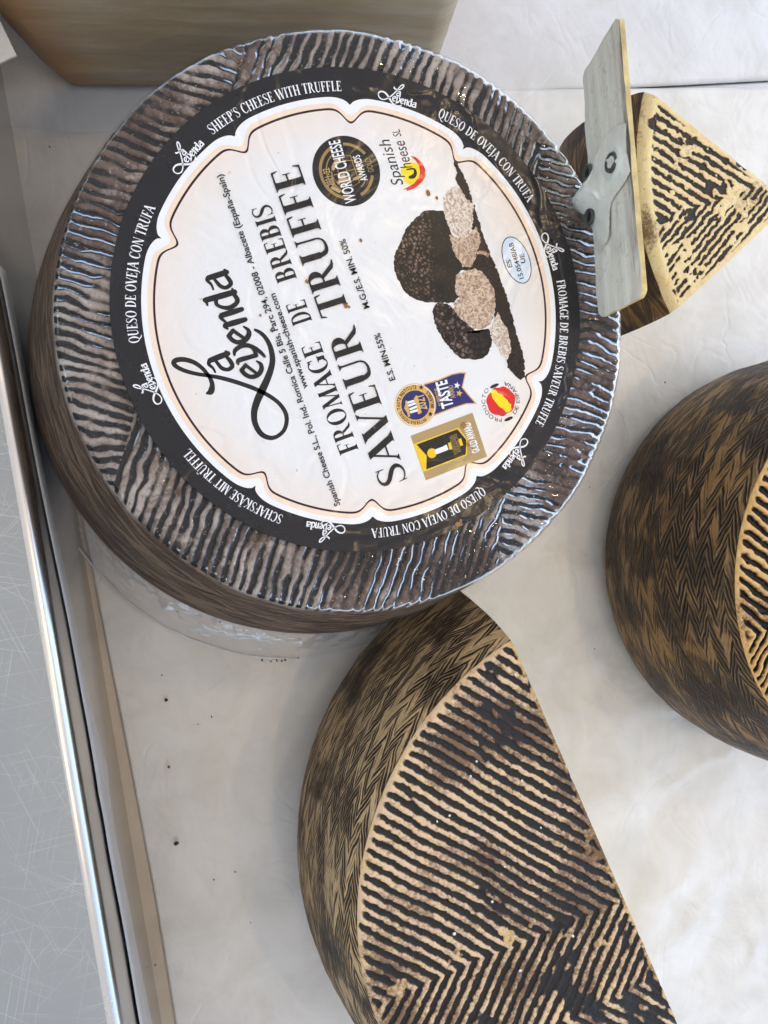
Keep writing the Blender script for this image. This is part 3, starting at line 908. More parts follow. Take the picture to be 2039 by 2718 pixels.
X = csf[None, :, 0] + np.cos(thf)[:, None] * rb; Y = csf[None, :, 1] + np.sin(thf)[:, None] * rb
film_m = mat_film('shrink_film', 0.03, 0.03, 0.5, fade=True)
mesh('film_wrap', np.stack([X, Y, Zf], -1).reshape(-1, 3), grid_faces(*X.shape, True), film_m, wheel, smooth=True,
     attrs={'sheen_mask': 0.05 + 0.95 * np.where(np.cos(thf - math.atan2(RIGHT2[1], RIGHT2[0]))[:, None] > -.2, ss(-0.04, 0.0, Z), ss(-.012, .002, Z) * (radf < R0 - .02)[None, :]) + 0 * X})  # painted sheen: gloss and haze cut on the flanks, most towards the ledge

# flared film skirt under the wheel
fc = np.array([-0.28, 0.23]); fr_ = 1.405
dl = (-RIGHT2 * .75 + DOWN2 * .85)
ac = math.atan2(dl[1], dl[0])
tf = np.linspace(ac - 1.25, ac + 1.15, 400)
sf = np.linspace(0, 1, 40)
inner = np.stack([c1[0] + 1.24 * np.cos(tf), c1[1] + 1.24 * np.sin(tf)], 1)
oc = fc[None, :] + fr_ * np.stack([np.cos(tf), np.sin(tf)], 1)
P = inner[:, None, :] * (1 - sf)[None, :, None] + oc[:, None, :] * sf[None, :, None]
zz = lerp(-1.02, ZT + .075, sf ** .6)[None, :] + (fbm(tf[:, None] * 16 + 0 * sf[None, :], sf[None, :] * 9 + 0 * tf[:, None], 111, 3) - .5) * .05 * np.sin(sf * np.pi)[None, :] + .04 * ss(.93, 1, sf)[None, :]
zz = zz + (fbm(tf[:, None] * 5 + 0 * sf[None, :], 0 * zz, 113, 3) - .5) * .05 * sf[None, :]
skirt_m = mat_film('clear_film_skirt', 0.085, 0.16, 0.3, 0.0007)
mesh('film_skirt', np.concatenate([P, zz[..., None]], -1).reshape(-1, 3), grid_faces(len(tf), len(sf)), skirt_m, wheel, smooth=True)
hem = np.concatenate([oc, (zz[:, -1])[:, None]], 1)[40:330:2]
V, F = tube(hem, 0.0055, 6)
mesh('film_hem', V, F, mat_film('film_hem', 0.75, 0.1, 1.6), wheel, smooth=True)

# ------------------------------------------------------------------ label print
class Art:
    """flat print on the label: every call lies a hair above the one before it"""
    def __init__(s, name, z0, parent):
        s.name, s.z, s.parent = name, z0, parent
        s.V, s.F, s.mi, s.mats = [], [], [], []
    def m(s, mat):
        if mat not in s.mats: s.mats.append(mat)
        return s.mats.index(mat)
    def poly(s, pts, mat, dz=2.5e-5):
        s.z += dz
        b = len(s.V); s.V += [(p[0], p[1], s.z) for p in pts]
        s.F.append(tuple(range(b, b + len(pts)))); s.mi.append(s.m(mat))
    def tris(s, V, F, mat, dz=2.5e-5):
        s.z += dz
        b = len(s.V); s.V += [(p[0], p[1], s.z) for p in V]
        for f in F:
            s.F.append(tuple(b + i for i in f)); s.mi.append(s.m(mat))
    def strip(s, A, B, mat, dz=2.5e-5, closed=False):
        n = len(A)
        V = list(A) + list(B)
        F = [(i, (i + 1) % n, n + (i + 1) % n, n + i) for i in range(n if closed else n - 1)]
        s.tris(V, F, mat, dz)
    def stroke(s, pts, w, mat, k=6, dz=2.5e-5, caps=True):
        P = np.asarray(pts, float); w = np.broadcast_to(np.asarray(w, float), (len(P),))
        Q = smooth_path(np.c_[P, w], k) if len(P) > 2 and k > 1 else np.c_[P, w]
        T = np.gradient(Q[:, :2], axis=0); T /= np.linalg.norm(T, axis=1)[:, None] + 1e-12
        N = np.c_[-T[:, 1], T[:, 0]]
        s.strip(Q[:, :2] + N * Q[:, 2:], Q[:, :2] - N * Q[:, 2:], mat, dz)
        if caps:
            for i in (0, -1):
                r = Q[i, 2]; s.poly([(Q[i, 0] + r * math.cos(a), Q[i, 1] + r * math.sin(a)) for a in np.linspace(0, 2 * math.pi, 10, endpoint=False)], mat, dz)
    def ring(s, c, ro, ri, mat, a0=0, a1=2 * math.pi, n=96, dz=2.5e-5):
        t = np.linspace(a0, a1, n)
        s.strip(np.c_[c[0] + ro * np.cos(t), c[1] + ro * np.sin(t)], np.c_[c[0] + ri * np.cos(t), c[1] + ri * np.sin(t)], mat, dz)
    def disc(s, c, r, mat, n=96, ry=None, rot=0.0, dz=2.5e-5):
        t = np.linspace(0, 2 * math.pi, n, endpoint=False); ry = r if ry is None else ry
        x = r * np.cos(t); y = ry * np.sin(t)
        s.poly(np.c_[c[0] + x * math.cos(rot) - y * math.sin(rot), c[1] + x * math.sin(rot) + y * math.cos(rot)], mat, dz)
    def build(s):
        V = np.array(s.V); 
        # faces must look up
        for i, f in enumerate(s.F):
            q = V[list(f)]
            a = 0.5 * np.sum(q[:, 0] * np.roll(q[:, 1], -1) - np.roll(q[:, 0], -1) * q[:, 1])
            if a < 0: s.F[i] = tuple(reversed(f))
        return mesh(s.name, V, s.F, s.mats, s.parent, mi=s.mi)

ZP = 0.022     # label plane
LBASE = 0.0
# serif capitals drawn as strokes ------------------------------------------------
T_, t_, S_ = 0.188, 0.058, 0.07
def g_serif(x, w, y, d, l=S_, r=S_):
    a, b = x - w / 2, x + w / 2
    return [(a - l, y), (b + r, y), (b + r, y + d * .022), (b + r * .3, y + d * .05), (b, y + d * .11), (a, y + d * .11), (a - l * .3, y + d * .05), (a - l, y + d * .022)]
def g_rect(x0, y0, x1, y1): return [(x0, y0), (x1, y0), (x1, y1), (x0, y1)]
def g_stem(x, w=T_, y0=0, y1=1, s0=True, s1=True):
    o = [g_rect(x - w / 2, y0, x + w / 2, y1)]
    if s0: o.append(g_serif(x, w, y0, 1))
    if s1: o.append(g_serif(x, w, y1, -1))
    return o
def g_diag(x0, y0, x1, y1, w): return [(x0 - w / 2, y0), (x0 + w / 2, y0), (x1 + w / 2, y1), (x1 - w / 2, y1)]
def g_arc(cx, cy, rx, ry, wx, wy, a0, a1, n=22):
    o = []
    t = np.radians(np.linspace(a0, a1, n))
    A = np.c_[cx + rx * np.cos(t), cy + ry * np.sin(t)]; B = np.c_[cx + (rx - wx) * np.cos(t), cy + (ry - wy) * np.sin(t)]
    return ('strip', A, B)
def g_curve(pts, ws, k=6):
    Q = smooth_path(np.c_[np.array(pts, float), np.array(ws, float)], k)
    Tn = np.gradient(Q[:, :2], axis=0); Tn /= np.linalg.norm(Tn, axis=1)[:, None] + 1e-12
    N = np.c_[-Tn[:, 1], Tn[:, 0]]
    return ('strip', Q[:, :2] + N * Q[:, 2:], Q[:, :2] - N * Q[:, 2:])
def g_beak(x, y, d, h=.17, w=.06): # triangular end serif hanging from an arm
    return [(x - w, y), (x + .012, y), (x + .03, y + d * h), (x + .005, y + d * h)]
def bowl(x, y0, y1, rx):
    cy = (y0 + y1) / 2; ry = (y1 - y0) / 2
    return [g_arc(x, cy, rx, ry, T_ * 1.02, t_, -90, 90)]
def serif_glyph(ch):
    if ch == ' ': return 0.34, []
    if ch == 'I': return .40, g_stem(.20)
    if ch in 'EF':
        o = g_stem(.19); o += [g_rect(.19, 1 - t_, .60, 1), g_beak(.60, 1 - t_ * .3, -1, .20), g_rect(.19, .49, .48, .49 + t_), [(.46, .38), (.485, .38), (.485, .65), (.46, .65)]]
        if ch == 'E': o += [g_rect(.19, 0, .63, t_), g_beak(.63, t_ * .3, 1, .22)]
        return (.70 if ch == 'E' else .66), o
    if ch == 'L':
        return .66, g_stem(.19) + [g_rect(.19, 0, .60, t_), g_beak(.60, t_ * .3, 1, .24)]
    if ch == 'T':
        o = g_stem(.36, s1=False) + [g_rect(.03, 1 - t_, .69, 1), g_beak(.69, 1 - t_ * .3, -1, .20), [(.03 - .012, 1 - t_ * .3), (.09, 1 - t_ * .3), (.015, .79), (-.01, .79)]]
        return .73, o
    if ch in 'RPB':
        o = g_stem(.19)
        if ch == 'B':
            o += [g_rect(.19, 1 - t_, .40, 1), g_rect(.19, .51, .40, .51 + t_), g_rect(.19, 0, .42, t_)] + bowl(.38, .51, 1, .25) + bowl(.40, 0, .56, .29)
            return .76, o
        o += [g_rect(.19, 1 - t_, .38, 1), g_rect(.19, .46, .38, .46 + t_)] + bowl(.37, .46, 1, .28)
        if ch == 'R':
            o += [[(.36, .49), (.50, .49), (.74, .10), (.86, .03), (.86, 0), (.72, 0), (.60, .06)]]
            return .84, o
        return .70, o
    if ch == 'D':
        o = g_stem(.19) + [g_rect(.19, 1 - t_, .36, 1), g_rect(.19, 0, .36, t_), g_arc(.34, .5, .47, .5, T_ * 1.05, t_, -90, 90)]
        return .88, o
    if ch in 'OQ':
        o = [g_arc(.46, .5, .42, .52, T_ * 1.0, t_ * .85, 0, 360, 48)]
        if ch == 'Q': o.append(g_curve([(.42, .02), (.58, -.10), (.80, -.24), (1.0, -.24)], [.03, .055, .05, .012]))
        return .92, o
    if ch in 'CG':
        o = [g_arc(.46, .5, .42, .52, T_ * 1.02, t_ * .9, 48, 312, 40), [(.70, .99), (.755, .99), (.765, .72), (.735, .72), (.70, .86)]]
        if ch == 'G': o += [g_rect(.66, .05, .66 + T_, .42), g_serif(.66 + T_ / 2, T_, .44, -1, .1, .06)]
        else: o += [g_curve([(.72, .10), (.78, .17), (.80, .22)], [.03, .022, .01])]
        return (.90 if ch == 'G' else .82), o
    if ch == 'U' or ch == 'Ü':
        o = [g_rect(.20 - T_ / 2, .30, .20 + T_ / 2, 1), g_serif(.20, T_, 1, -1), g_rect(.70 - t_ / 2, .30, .70 + t_ / 2, 1), g_serif(.70, t_, 1, -1),
             g_curve([(.20, .36), (.205, .22), (.28, .07), (.45, .025), (.61, .08), (.69, .22), (.70, .36)], [.0725, .073, .066, .045, .032, .026, .025])]
        if ch == 'Ü': o += [g_rect(.30, 1.10, .40, 1.22), g_rect(.50, 1.10, .60, 1.22)]
        return .86, o
    if ch in 'AÄ':
        o = [g_diag(.07, 0, .40, 1, t_ * 1.1), g_diag(.73, 0, .38, 1.02, T_ * 1.12), g_rect(.20, .33, .62, .33 + t_), g_serif(.07, t_, 0, 1), g_serif(.73, T_, 0, 1)]
        if ch == 'Ä': o += [g_rect(.24, 1.10, .34, 1.22), g_rect(.46, 1.10, .56, 1.22)]
        return .82, o
    if ch == 'V':
        return .82, [g_diag(.42, -.02, .08, 1, T_ * 1.12), g_diag(.42, 0, .74, 1, t_ * 1.1), g_serif(.08, T_, 1, -1), g_serif(.74, t_, 1, -1)]
    if ch == 'W':
        return 1.16, [g_diag(.36, -.02, .08, 1, T_), g_diag(.36, 0, .60, 1, t_), g_diag(.82, -.02, .58, 1, T_), g_diag(.82, 0, 1.08, 1, t_), g_serif(.08, T_, 1, -1), g_serif(1.08, t_, 1, -1)]
    if ch == 'M':
        return 1.02, [g_diag(.12, 0, .20, 1, t_), g_diag(.52, 0, .20, 1, T_), g_diag(.52, 0, .82, 1, t_), g_diag(.90, 0, .84, 1, T_), g_serif(.12, t_, 0, 1), g_serif(.90, T_, 0, 1), g_serif(.17, .08, 1, -1, .07, 0), g_serif(.86, .1, 1, -1, 0, .07)]
    if ch == 'N':
        return .92, [g_rect(.16 - t_ / 2, 0, .16 + t_ / 2, 1), g_diag(.74, -.02, .18, 1, T_), g_rect(.77 - t_ / 2, 0, .77 + t_ / 2, 1), g_serif(.16, t_, 0, 1), g_serif(.77, t_, 1, -1), g_serif(.14, t_, 1, -1, .07, .0)]
    if ch == 'H':
        return .90, g_stem(.19) + g_stem(.71) + [g_rect(.19, .48, .71, .48 + t_)]
    if ch == 'K':
        return .86, g_stem(.19) + [g_diag(.28, .44, .70, 1, t_), g_diag(.76, 0, .38, .56, T_), g_serif(.70, t_, 1, -1), g_serif(.76, T_, 0, 1)]
    if ch == 'J':
        return .44, [g_rect(.22 - T_ / 2, 0, .22 + T_ / 2, 1), g_serif(.22, T_, 1, -1), g_curve([(.22, .06), (.20, -.10), (.10, -.20), (0, -.20)], [.07, .05, .035, .02])]
    if ch == 'S':
        return .66, [g_curve([(.55, .86), (.46, .955), (.32, .98), (.17, .91), (.12, .76), (.20, .62), (.35, .51), (.50, .38), (.545, .23), (.46, .08), (.30, .018), (.15, .06), (.07, .16)],
                             [.014, .022, .028, .042, .06, .07, .078, .07, .06, .042, .028, .022, .014]), [(.545, .99), (.575, .99), (.575, .70), (.55, .70)], [(.06, .0), (.09, .0), (.065, .30), (.04, .30)]]
    if ch == "'": return .22, [[(.07, 1), (.17, 1), (.13, .68), (.10, .68)]]
    return .4, []

def put_glyph(art, polys, fn, mat):
    for P in polys:
        if isinstance(P, tuple) and P[0] == 'strip':
            art.strip([fn(*p) for p in P[1]], [fn(*p) for p in P[2]], mat)
        else:
            art.poly([fn(*p) for p in P], mat)

def serif_line(art, text, pa, pb, cap, mat, px=True, track=0.03):
    if px: pa, pb = at([pa, pb], 0)[:, :2]
    pa = np.array(pa); pb = np.array(pb)
    gl = [serif_glyph(c) for c in text]
    wtot = sum(g[0] for g in gl) + track * (len(gl) - 1)
    d = pb - pa; ln = np.linalg.norm(d); d = d / ln; n = np.array([-d[1], d[0]])
    sx = ln / wtot; x = 0
    for adv, polys in gl:
        put_glyph(art, polys, lambda u, v, x=x: tuple(pa + d * (x + u) * sx + n * v * cap), mat)
        x += adv + track

def serif_ring(art, text, a0, a1, rb, cap, mat, track=0.03):
    gl = [serif_glyph(c) for c in text]
    wtot = sum(g[0] for g in gl) + track * (len(gl) - 1)
    rm = rb + cap / 2
    sx = abs(a1 - a0) * rm / wtot; x = 0
    for adv, polys in gl:
        a = a0 - (x + adv / 2) * sx / rm
        o = np.array([math.cos(a), math.sin(a)]); tdir = np.array([math.sin(a), -math.cos(a)])
        put_glyph(art, polys, lambda u, v: tuple(o * (rb + v * cap) + tdir * (u - adv / 2) * sx), mat)
        x += adv + track

_font_cache = {}
def sans_mesh(text, bold=0.0, shear=0.0):
    key = (text, bold, shear)
    if key not in _font_cache:
        cu = bpy.data.curves.new('lettering', 'FONT'); cu.body = text; cu.size = 1.0; cu.offset = bold; cu.shear = shear
        cu.resolution_u = 4
        ob = bpy.data.objects.new('lettering', cu); col.objects.link(ob)
        dg = bpy.context.evaluated_depsgraph_get()
        me = bpy.data.meshes.new_from_object(ob.evaluated_get(dg))
        V = np.array([v.co[:2] for v in me.vertices]).reshape(-1, 2); F = [tuple(p.vertices) for p in me.polygons]
        bpy.data.objects.remove(ob); bpy.data.curves.remove(cu); bpy.data.meshes.remove(me)
        _font_cache[key] = (V, F)
    return _font_cache[key]
CAPH = None
def sans_line(art, text, pa, pb, cap, mat, px=True, bold=0.012, shear=0.0):
    global CAPH
    if CAPH is None:
        CAPH = np.ptp(sans_mesh('H')[0][:, 1])
    if px: pa, pb = at([pa, pb], 0)[:, :2]
    pa = np.array(pa); pb = np.array(pb)
    V, F = sans_mesh(text, bold, shear)
    d = pb - pa; ln = np.linalg.norm(d); d = d / ln; n = np.array([-d[1], d[0]])
    x0 = V[:, 0].min(); sx = ln / np.ptp(V[:, 0]); sy = cap / CAPH
    art.tris([tuple(pa + d * (v[0] - x0) * sx + n * v[1] * sy) for v in V], F, mat)

def sans_ring(art, text, c, a0, a1, rb, cap, mat, bold=0.01, inward=False):
    global CAPH
    if CAPH is None: CAPH = np.ptp(sans_mesh('H')[0][:, 1])
    ad = []
    for ch_ in text:
        if ch_ == ' ': ad.append((0.34, None)); continue
        V, F = sans_mesh(ch_, bold); ad.append((np.ptp(V[:, 0]) + 0.10, (V, F)))
    wt = sum(a for a, _ in ad); x = 0
    for adv, g in ad:
        a = a0 + (a1 - a0) * (x + adv / 2) / wt
        sgn_ = 1 if a1 < a0 else -1
        o = np.array([math.cos(a), math.sin(a)]) * sgn_; td = np.array([math.sin(a), -math.cos(a)]) * sgn_
        sx = abs(a1 - a0) * rb / wt; sy = cap / CAPH
        if g is not None:
            V, F = g; xm = V[:, 0].min() + np.ptp(V[:, 0]) / 2
            base = np.array(c) + np.array([math.cos(a), math.sin(a)]) * rb
            art.tris([tuple(base + td * (v[0] - xm) * sx + o * v[1] * sy) for v in V], F, mat)
        x += adv

ink = mat_print('black_print', L(30, 26, 27))
band_m = mat_print('black_band_print', L(27, 25, 29), 0.36, 0.10)
white_m = mat_print('white_print', L(240, 240, 242))
peach_m = mat_print('peach_print', L(244, 220, 196))
plum_m = mat_print('plum_line_print', L(58, 22, 34))
panel_m = mat_panel()

NL = 360
tl = np.linspace(0, 2 * math.pi, NL, endpoint=False)
label = mesh('label', [(math.cos(a), math.sin(a), ZP) for a in tl] + [(1.003 * math.cos(a), 1.003 * math.sin(a), ZP - .02) for a in tl],
             [tuple(range(NL))] + [(NL + i, NL + (i + 1) % NL, (i + 1) % NL, i) for i in range(NL)], band_m, wheel)
label['label'] = 'round black bordered paper label printed with truffles and French text'
NOTCH = [17, 52, -17, -52, -128, -163, 163, 128]
def frame_r(a, base, tipd, w, sharp):
    r = np.full_like(a, base)
    for nt in NOTCH:
        d = np.abs((a - math.radians(nt) + math.pi) % (2 * math.pi) - math.pi) / w
        if sharp: f = np.where(d < 1, base - tipd + tipd * np.sqrt(np.clip(1 - (1 - np.clip(d, 0, 1)) ** 2, 0, 1)), base)
        else: f = base - tipd * np.exp(-(d * 1.9) ** 2)
        r = np.minimum(r, f)
    return r
at_ = np.linspace(0, 2 * math.pi, 900, endpoint=False)
def framepts(base, tipd, w, sharp): 
    r = frame_r(at_, base, tipd, w, sharp); return np.c_[r * np.cos(at_), r * np.sin(at_)]
o1 = framepts(.882, .040, .11, True); o2 = framepts(.858, .050, .10, False); o3 = framepts(.838, .054, .095, False); o4 = framepts(.829, .054, .095, False)
A = Art('white_border', ZP + .0004, label)
A.strip(o1, framepts(.80, .05, .1, False), white_m, closed=True)
A.build()
A = Art('border_line', ZP + .0008, label)
A.strip(o2, framepts(.80, .05, .1, False), peach_m, closed=True)
A.strip(o3, o4, plum_m, dz=.0004, closed=True)
A.build()
# printed ground, finely divided
rr = np.linspace(0.0, 1.0, 26)
G = o4[:, None, :] * rr[None, :, None]
gv = np.concatenate([G, np.full(G.shape[:2] + (1,), ZP + .0012)], -1)
mesh('printed_ground', gv.reshape(-1, 3), grid_faces(900, 26, True)[:, ::-1].copy() if False else grid_faces(900, 26, True), panel_m, label, attrs={'rad': np.hypot(G[..., 0], G[..., 1])})
Z1 = ZP + .0016

A = Art('lettering', Z1, label)
serif_line(A, 'FROMAGE', (947.5, 1195), (848, 908), .083, ink)
serif_line(A, 'DE', (784, 868), (808, 795), .083, ink) if False else serif_line(A, 'DE', (784 + 22, 868 - 6), (808 + 4, 795), .083, ink) if False else None
la, lb_ = at([(947.6, 1194.7), (715, 543.6)], 0)[:, :2]
yb = 0.207
def xof(p): return float(at([p], 0)[0][0])
A = Art('lettering', Z1, label)
serif_line(A, 'FROMAGE', (-.527, yb), (xof((847, 905)), yb), .083, ink, px=False)
serif_line(A, 'DE', (xof((784, 868)) , yb), (xof((807, 795)), yb), .083, ink, px=False)
serif_line(A, 'BREBIS', (xof((737, 759)), yb), (.532, yb), .083, ink, px=False)
serif_line(A, 'SAVEUR', (-.722, .050), (xof((945, 864)), .045), .124, ink, px=False)
serif_line(A, 'TRUFFE', (xof((839.6, 855)), .045), (.650, .040), .124, ink, px=False)
sans_line(A, 'Spanish Cheese S.L., Pol. Ind. Romica Calle 5 Bis, Parc 294, 02008 - Albacete (España-Spain)', (-.717, .362), (.687, .349), .025, ink, px=False, bold=.016)
sans_line(A, 'www.spanish-cheese.com', (-.214, .320), (.188, .314), .025, ink, px=False, bold=.016)
sans_line(A, 'M.G./E.S. MIN. 50%', (.015, -.043), (.311, -.040), .026, ink, px=False, bold=.014)
sans_line(A, 'E.S. MIN.55%', (-.302, -.045), (-.096, -.047), .026, ink, px=False, bold=.014)
A.build()

D2R = math.radians
RB, CP = .902, .040
for txt, ra_, rb_ in (('QUESO DE OVEJA CON TRUFA', 79.5, 45.5), ("SHEEP'S CHEESE WITH TRUFFLE", 21.5, -15), ('QUESO DE OVEJA CON TRUFA', -41.5, -75.3),
                      ('FROMAGE DE BREBIS SAVEUR TRUFEE', -98.2, -139.6), ('QUESO DE OVEJA CON TRUFA', -163.5, -197.5), ('SCHAFSKÄSE MIT TRÜFFEL', 138.3, 108.5)):
    A = Art('border_lettering', Z1, label)
    serif_ring(A, txt, D2R(ra_), D2R(rb_), RB, CP, white_m)
    A.build()

# brand script, traced as pen strokes (crop pixels -> label)
def lp(x, y): return tuple(at([(440 + x * .22610, 690 + y * .22610)], 0)[0][:2])
PXU = 3.197 / 2042 * .2261
BR = [
 ([(485, 1572), (530, 1550), (546, 1480), (528, 1410), (490, 1350), (430, 1280), (340, 1215), (240, 1182), (150, 1180), (100, 1205), (110, 1245), (170, 1285), (260, 1320), (370, 1347), (500, 1366), (650, 1393), (820, 1440), (980, 1495), (1100, 1545), (1230, 1615), (1330, 1695), (1398, 1795), (1413, 1900), (1380, 2005), (1300, 2075), (1210, 2090), (1112, 2040), (1045, 1920), (1035, 1790), (1070, 1660), (1130, 1530), (1190, 1400), (1235, 1270), (1248, 1160), (1222, 1030), (1170, 930), (1110, 868), (1045, 832)],
  [14, 36, 28, 24, 22, 23, 25, 27, 28, 28, 26, 24, 23, 22, 22, 24, 25, 25, 24, 24, 24, 25, 25, 24, 23, 27, 31, 33, 37, 41, 44, 39, 35, 33, 29, 25, 23, 16]),
 ([(728, 1108), (620, 1150), (520, 1190)], [30, 33, 30]), ([(720, 1120), (705, 1085)], [22, 16]), ([(520, 1190), (505, 1232), (555, 1280), (580, 1325)], [28, 20, 15, 12]),
 ([(575, 1180), (610, 1225), (660, 1280), (730, 1295), (780, 1255), (755, 1195), (715, 1150)], [16, 20, 23, 22, 25, 25, 20]),
 ([(712, 160), (610, 195), (502, 228)], [30, 33, 30]), ([(705, 170), (690, 135)], [22, 16]), ([(502, 228), (487, 255), (535, 305), (558, 360)], [28, 20, 15, 12]),
 ([(560, 225), (595, 272), (645, 325), (710, 340), (762, 295), (738, 240), (700, 195)], [16, 20, 23, 22, 25, 25, 20]),
 ([(805, 392), (640, 440), (465, 488)], [32, 34, 30]), ([(798, 395), (780, 358)], [24, 14]), ([(470, 478), (490, 545)], [22, 12]),
 ([(595, 460), (595, 530), (655, 568), (745, 575), (820, 530), (838, 480), (800, 420)], [22, 22, 20, 26, 26, 28, 24]),
 ([(892, 592), (770, 630), (655, 665)], [26, 33, 30]), ([(932, 712), (820, 745), (700, 780)], [26, 33, 30]), ([(700, 780), (690, 795), (725, 822)], [26, 20, 12]), ([(650, 660), (645, 690), (705, 745)], [20, 22, 14]),
 ([(912, 795), (965, 835), (972, 890), (925, 955), (850, 978), (785, 955), (738, 905)], [10, 22, 30, 30, 26, 26, 26]), ([(738, 905), (790, 838)], [26, 22]), ([(785, 840), (905, 922)], [22, 20]),
 ([(805, 1125), (812, 1075), (880, 1025), (960, 1015), (1050, 1050), (1120, 1105), (1155, 1142)], [14, 24, 26, 26, 24, 22, 16]), ([(850, 1235), (845, 1205), (880, 1180), (1060, 1130)], [12, 24, 28, 24]), ([(1055, 1130), (1040, 1075), (1010, 1040)], [24, 24, 18]),
 ([(1065, 1198), (1112, 1235), (1118, 1300), (1075, 1358), (1005, 1382), (935, 1355), (888, 1305)], [10, 22, 28, 28, 25, 26, 26]), ([(888, 1305), (935, 1240)], [26, 20]), ([(930, 1243), (1050, 1330)], [20, 18]),
]
BRL = [(np.array([lp(*q) for q in P]), np.array(w) * PXU) for P, w in BR]
A = Art('brand_lettering', Z1, label)
for P, w in BRL: A.stroke(P, w, ink)
A.build()
allp = np.concatenate([P for P, _ in BRL]); bc = (allp.min(0) + allp.max(0)) / 2
for a in (30, -30, -90, -150, 150, 90):
    A = Art('border_brand', Z1, label)
    ph = D2R(a) - math.pi / 2
    cs2, sn2 = math.cos(ph), math.sin(ph)
    ctr = np.array([math.cos(D2R(a)), math.sin(D2R(a))]) * .925
    for P, w in BRL:
        Q = (P - bc) * .238
        A.stroke(np.c_[Q[:, 0] * cs2 - Q[:, 1] * sn2 + ctr[0], Q[:, 0] * sn2 + Q[:, 1] * cs2 + ctr[1]], w * .238 * 1.15, white_m, k=4)
    A.build()

# black and gold award roundel
gold = mat_print('gold_print', L(160, 130, 78), .3); gold2 = mat_print('pale_gold_print', L(188, 160, 110), .3)
sealblk = mat_print('seal_black_print', L(34, 30, 28), .3, .12)
def pc(x, y, ox, oy, k): return tuple(at([(ox + x * k, oy + y * k)], 0)[0][:2])
S = 320 / 1659
w8 = lambda x, y: pc(x, y, 820, 340, S)
A = Art('award_seal', Z1, label)
ctr = np.array(w8(505, 622)); rs = np.linalg.norm(np.array(w8(505, 140)) - ctr)
UPA = 0.0
A.disc(ctr, rs, sealblk)
def wang(x, y): 
    q = np.array(w8(x, y)) - ctr; return math.atan2(q[1], q[0])
rg = .765 * rs
def garc(art, p, q, ro, ri, mat):
    a, b = wang(*p), wang(*q)
    while b < a: b += 2 * math.pi
    art.ring(ctr, ro, ri, mat, a, b)
garc(A, (455, 240), (470, 240), rg, rg, gold)
garc(A, (760, 380), (455, 245), rg + .006, rg - .006, gold)
garc(A, (305, 290), (555, 1000), rg + .006, rg - .006, gold)
garc(A, (305, 300), (545, 975), rg - .022, rg - .027, gold)
garc(A, (705, 950), (862, 680), rg + .006, rg - .006, gold)
garc(A, (740, 880), (840, 690), rg - .022, rg - .027, gold)
gc = np.array(w8(510, 625))
A.ring(gc, rs * .455, rs * .440, gold); 
for k in (-.5, 0.0, .5):
    A.stroke([gc + np.array([k * rs * .44, -rs * .4 * math.sqrt(1 - k * k)]), gc + np.array([k * rs * .6, 0]), gc + np.array([k * rs * .44, rs * .4 * math.sqrt(1 - k * k)])], .002, gold)
    A.stroke([gc + np.array([-rs * .4, k * rs * .5]), gc + np.array([rs * .4, k * rs * .5])], .002, gold, k=1)
for blob in ([(300, 560), (330, 500), (380, 440), (430, 430), (425, 480), (380, 520), (350, 580), (330, 620), (300, 600)], [(600, 440), (660, 500), (710, 590), (720, 650), (690, 660), (650, 590), (630, 540), (640, 500), (600, 465)],
             [(380, 680), (440, 670), (470, 650), (440, 720), (400, 710)], [(430, 750), (470, 690), (520, 720), (540, 750), (470, 760)], [(590, 720), (650, 690), (700, 670), (690, 720), (620, 750), (590, 740)]):
    A.poly([w8(*q) for q in blob], gold2)
A.stroke([w8(395, 785), w8(470, 670)], .006, gold2, k=1)
A.stroke([w8(310, 850), w8(405, 900)], .006, gold2, k=1)
A.stroke([w8(300, 640), w8(340, 800), w8(440, 900)], .003, gold)
wh8 = white_m
sans_line(A, 'WORLD CHEESE', w8(640, 1040), w8(410, 190), .048, wh8, px=False, bold=.012)
sans_line(A, 'AWARDS', w8(795, 745), w8(680, 395), .030, wh8, px=False, bold=.012)
sans_line(A, 'GOLD', w8(880, 630), w8(825, 440), .024, gold, px=False)
sans_line(A, '2021-22', w8(335, 815), w8(262, 575), .028, gold2, px=False)
A.build()

# maker's mark: handwriting, sun and red flame
A = Art('maker_mark', Z1, label)
yel = mat_print('yellow_print', L(250, 218, 12)); red = mat_print('red_print', L(222, 34, 40)); org = mat_print('orange_print', L(248, 160, 40)); blueblk = mat_print('blue_black_print', L(34, 34, 48))
A.disc(np.array(w8(1400, 655)), np.linalg.norm(np.array(w8(1400, 500)) - np.array(w8(1400, 655))), yel)
A.poly([w8(*q) for q in [(1390, 430), (1440, 470), (1490, 540), (1510, 640), (1490, 720), (1430, 790), (1350, 840), (1275, 880), (1330, 870), (1410, 870), (1480, 830), (1550, 760), (1590, 680), (1580, 590), (1540, 510), (1470, 440)]], org)
A.poly([w8(*q) for q in [(1385, 415), (1450, 470), (1500, 550), (1510, 640), (1490, 710), (1430, 785), (1350, 835), (1275, 875), (1320, 868), (1350, 880), (1420, 850), (1500, 780), (1560, 690), (1560, 590), (1520, 510), (1450, 430)]], red)
A.stroke([w8(1395, 420), w8(1500, 500), w8(1565, 620), w8(1520, 750), w8(1400, 850), w8(1330, 885)], [.002, .005, .006, .006, .005, .002], red)
A.stroke([w8(1330, 600), w8(1420, 590), w8(1445, 640), w8(1420, 690), w8(1370, 705)], [.003, .004, .007, .009, .006], blueblk)
sans_line(A, 'Spanish', w8(1285, 800), w8(1085, 175), .050, blueblk, px=False, bold=0, shear=.25)
sans_line(A, 'heese', w8(1400, 570), w8(1290, 195), .050, blueblk, px=False, bold=0, shear=.25)
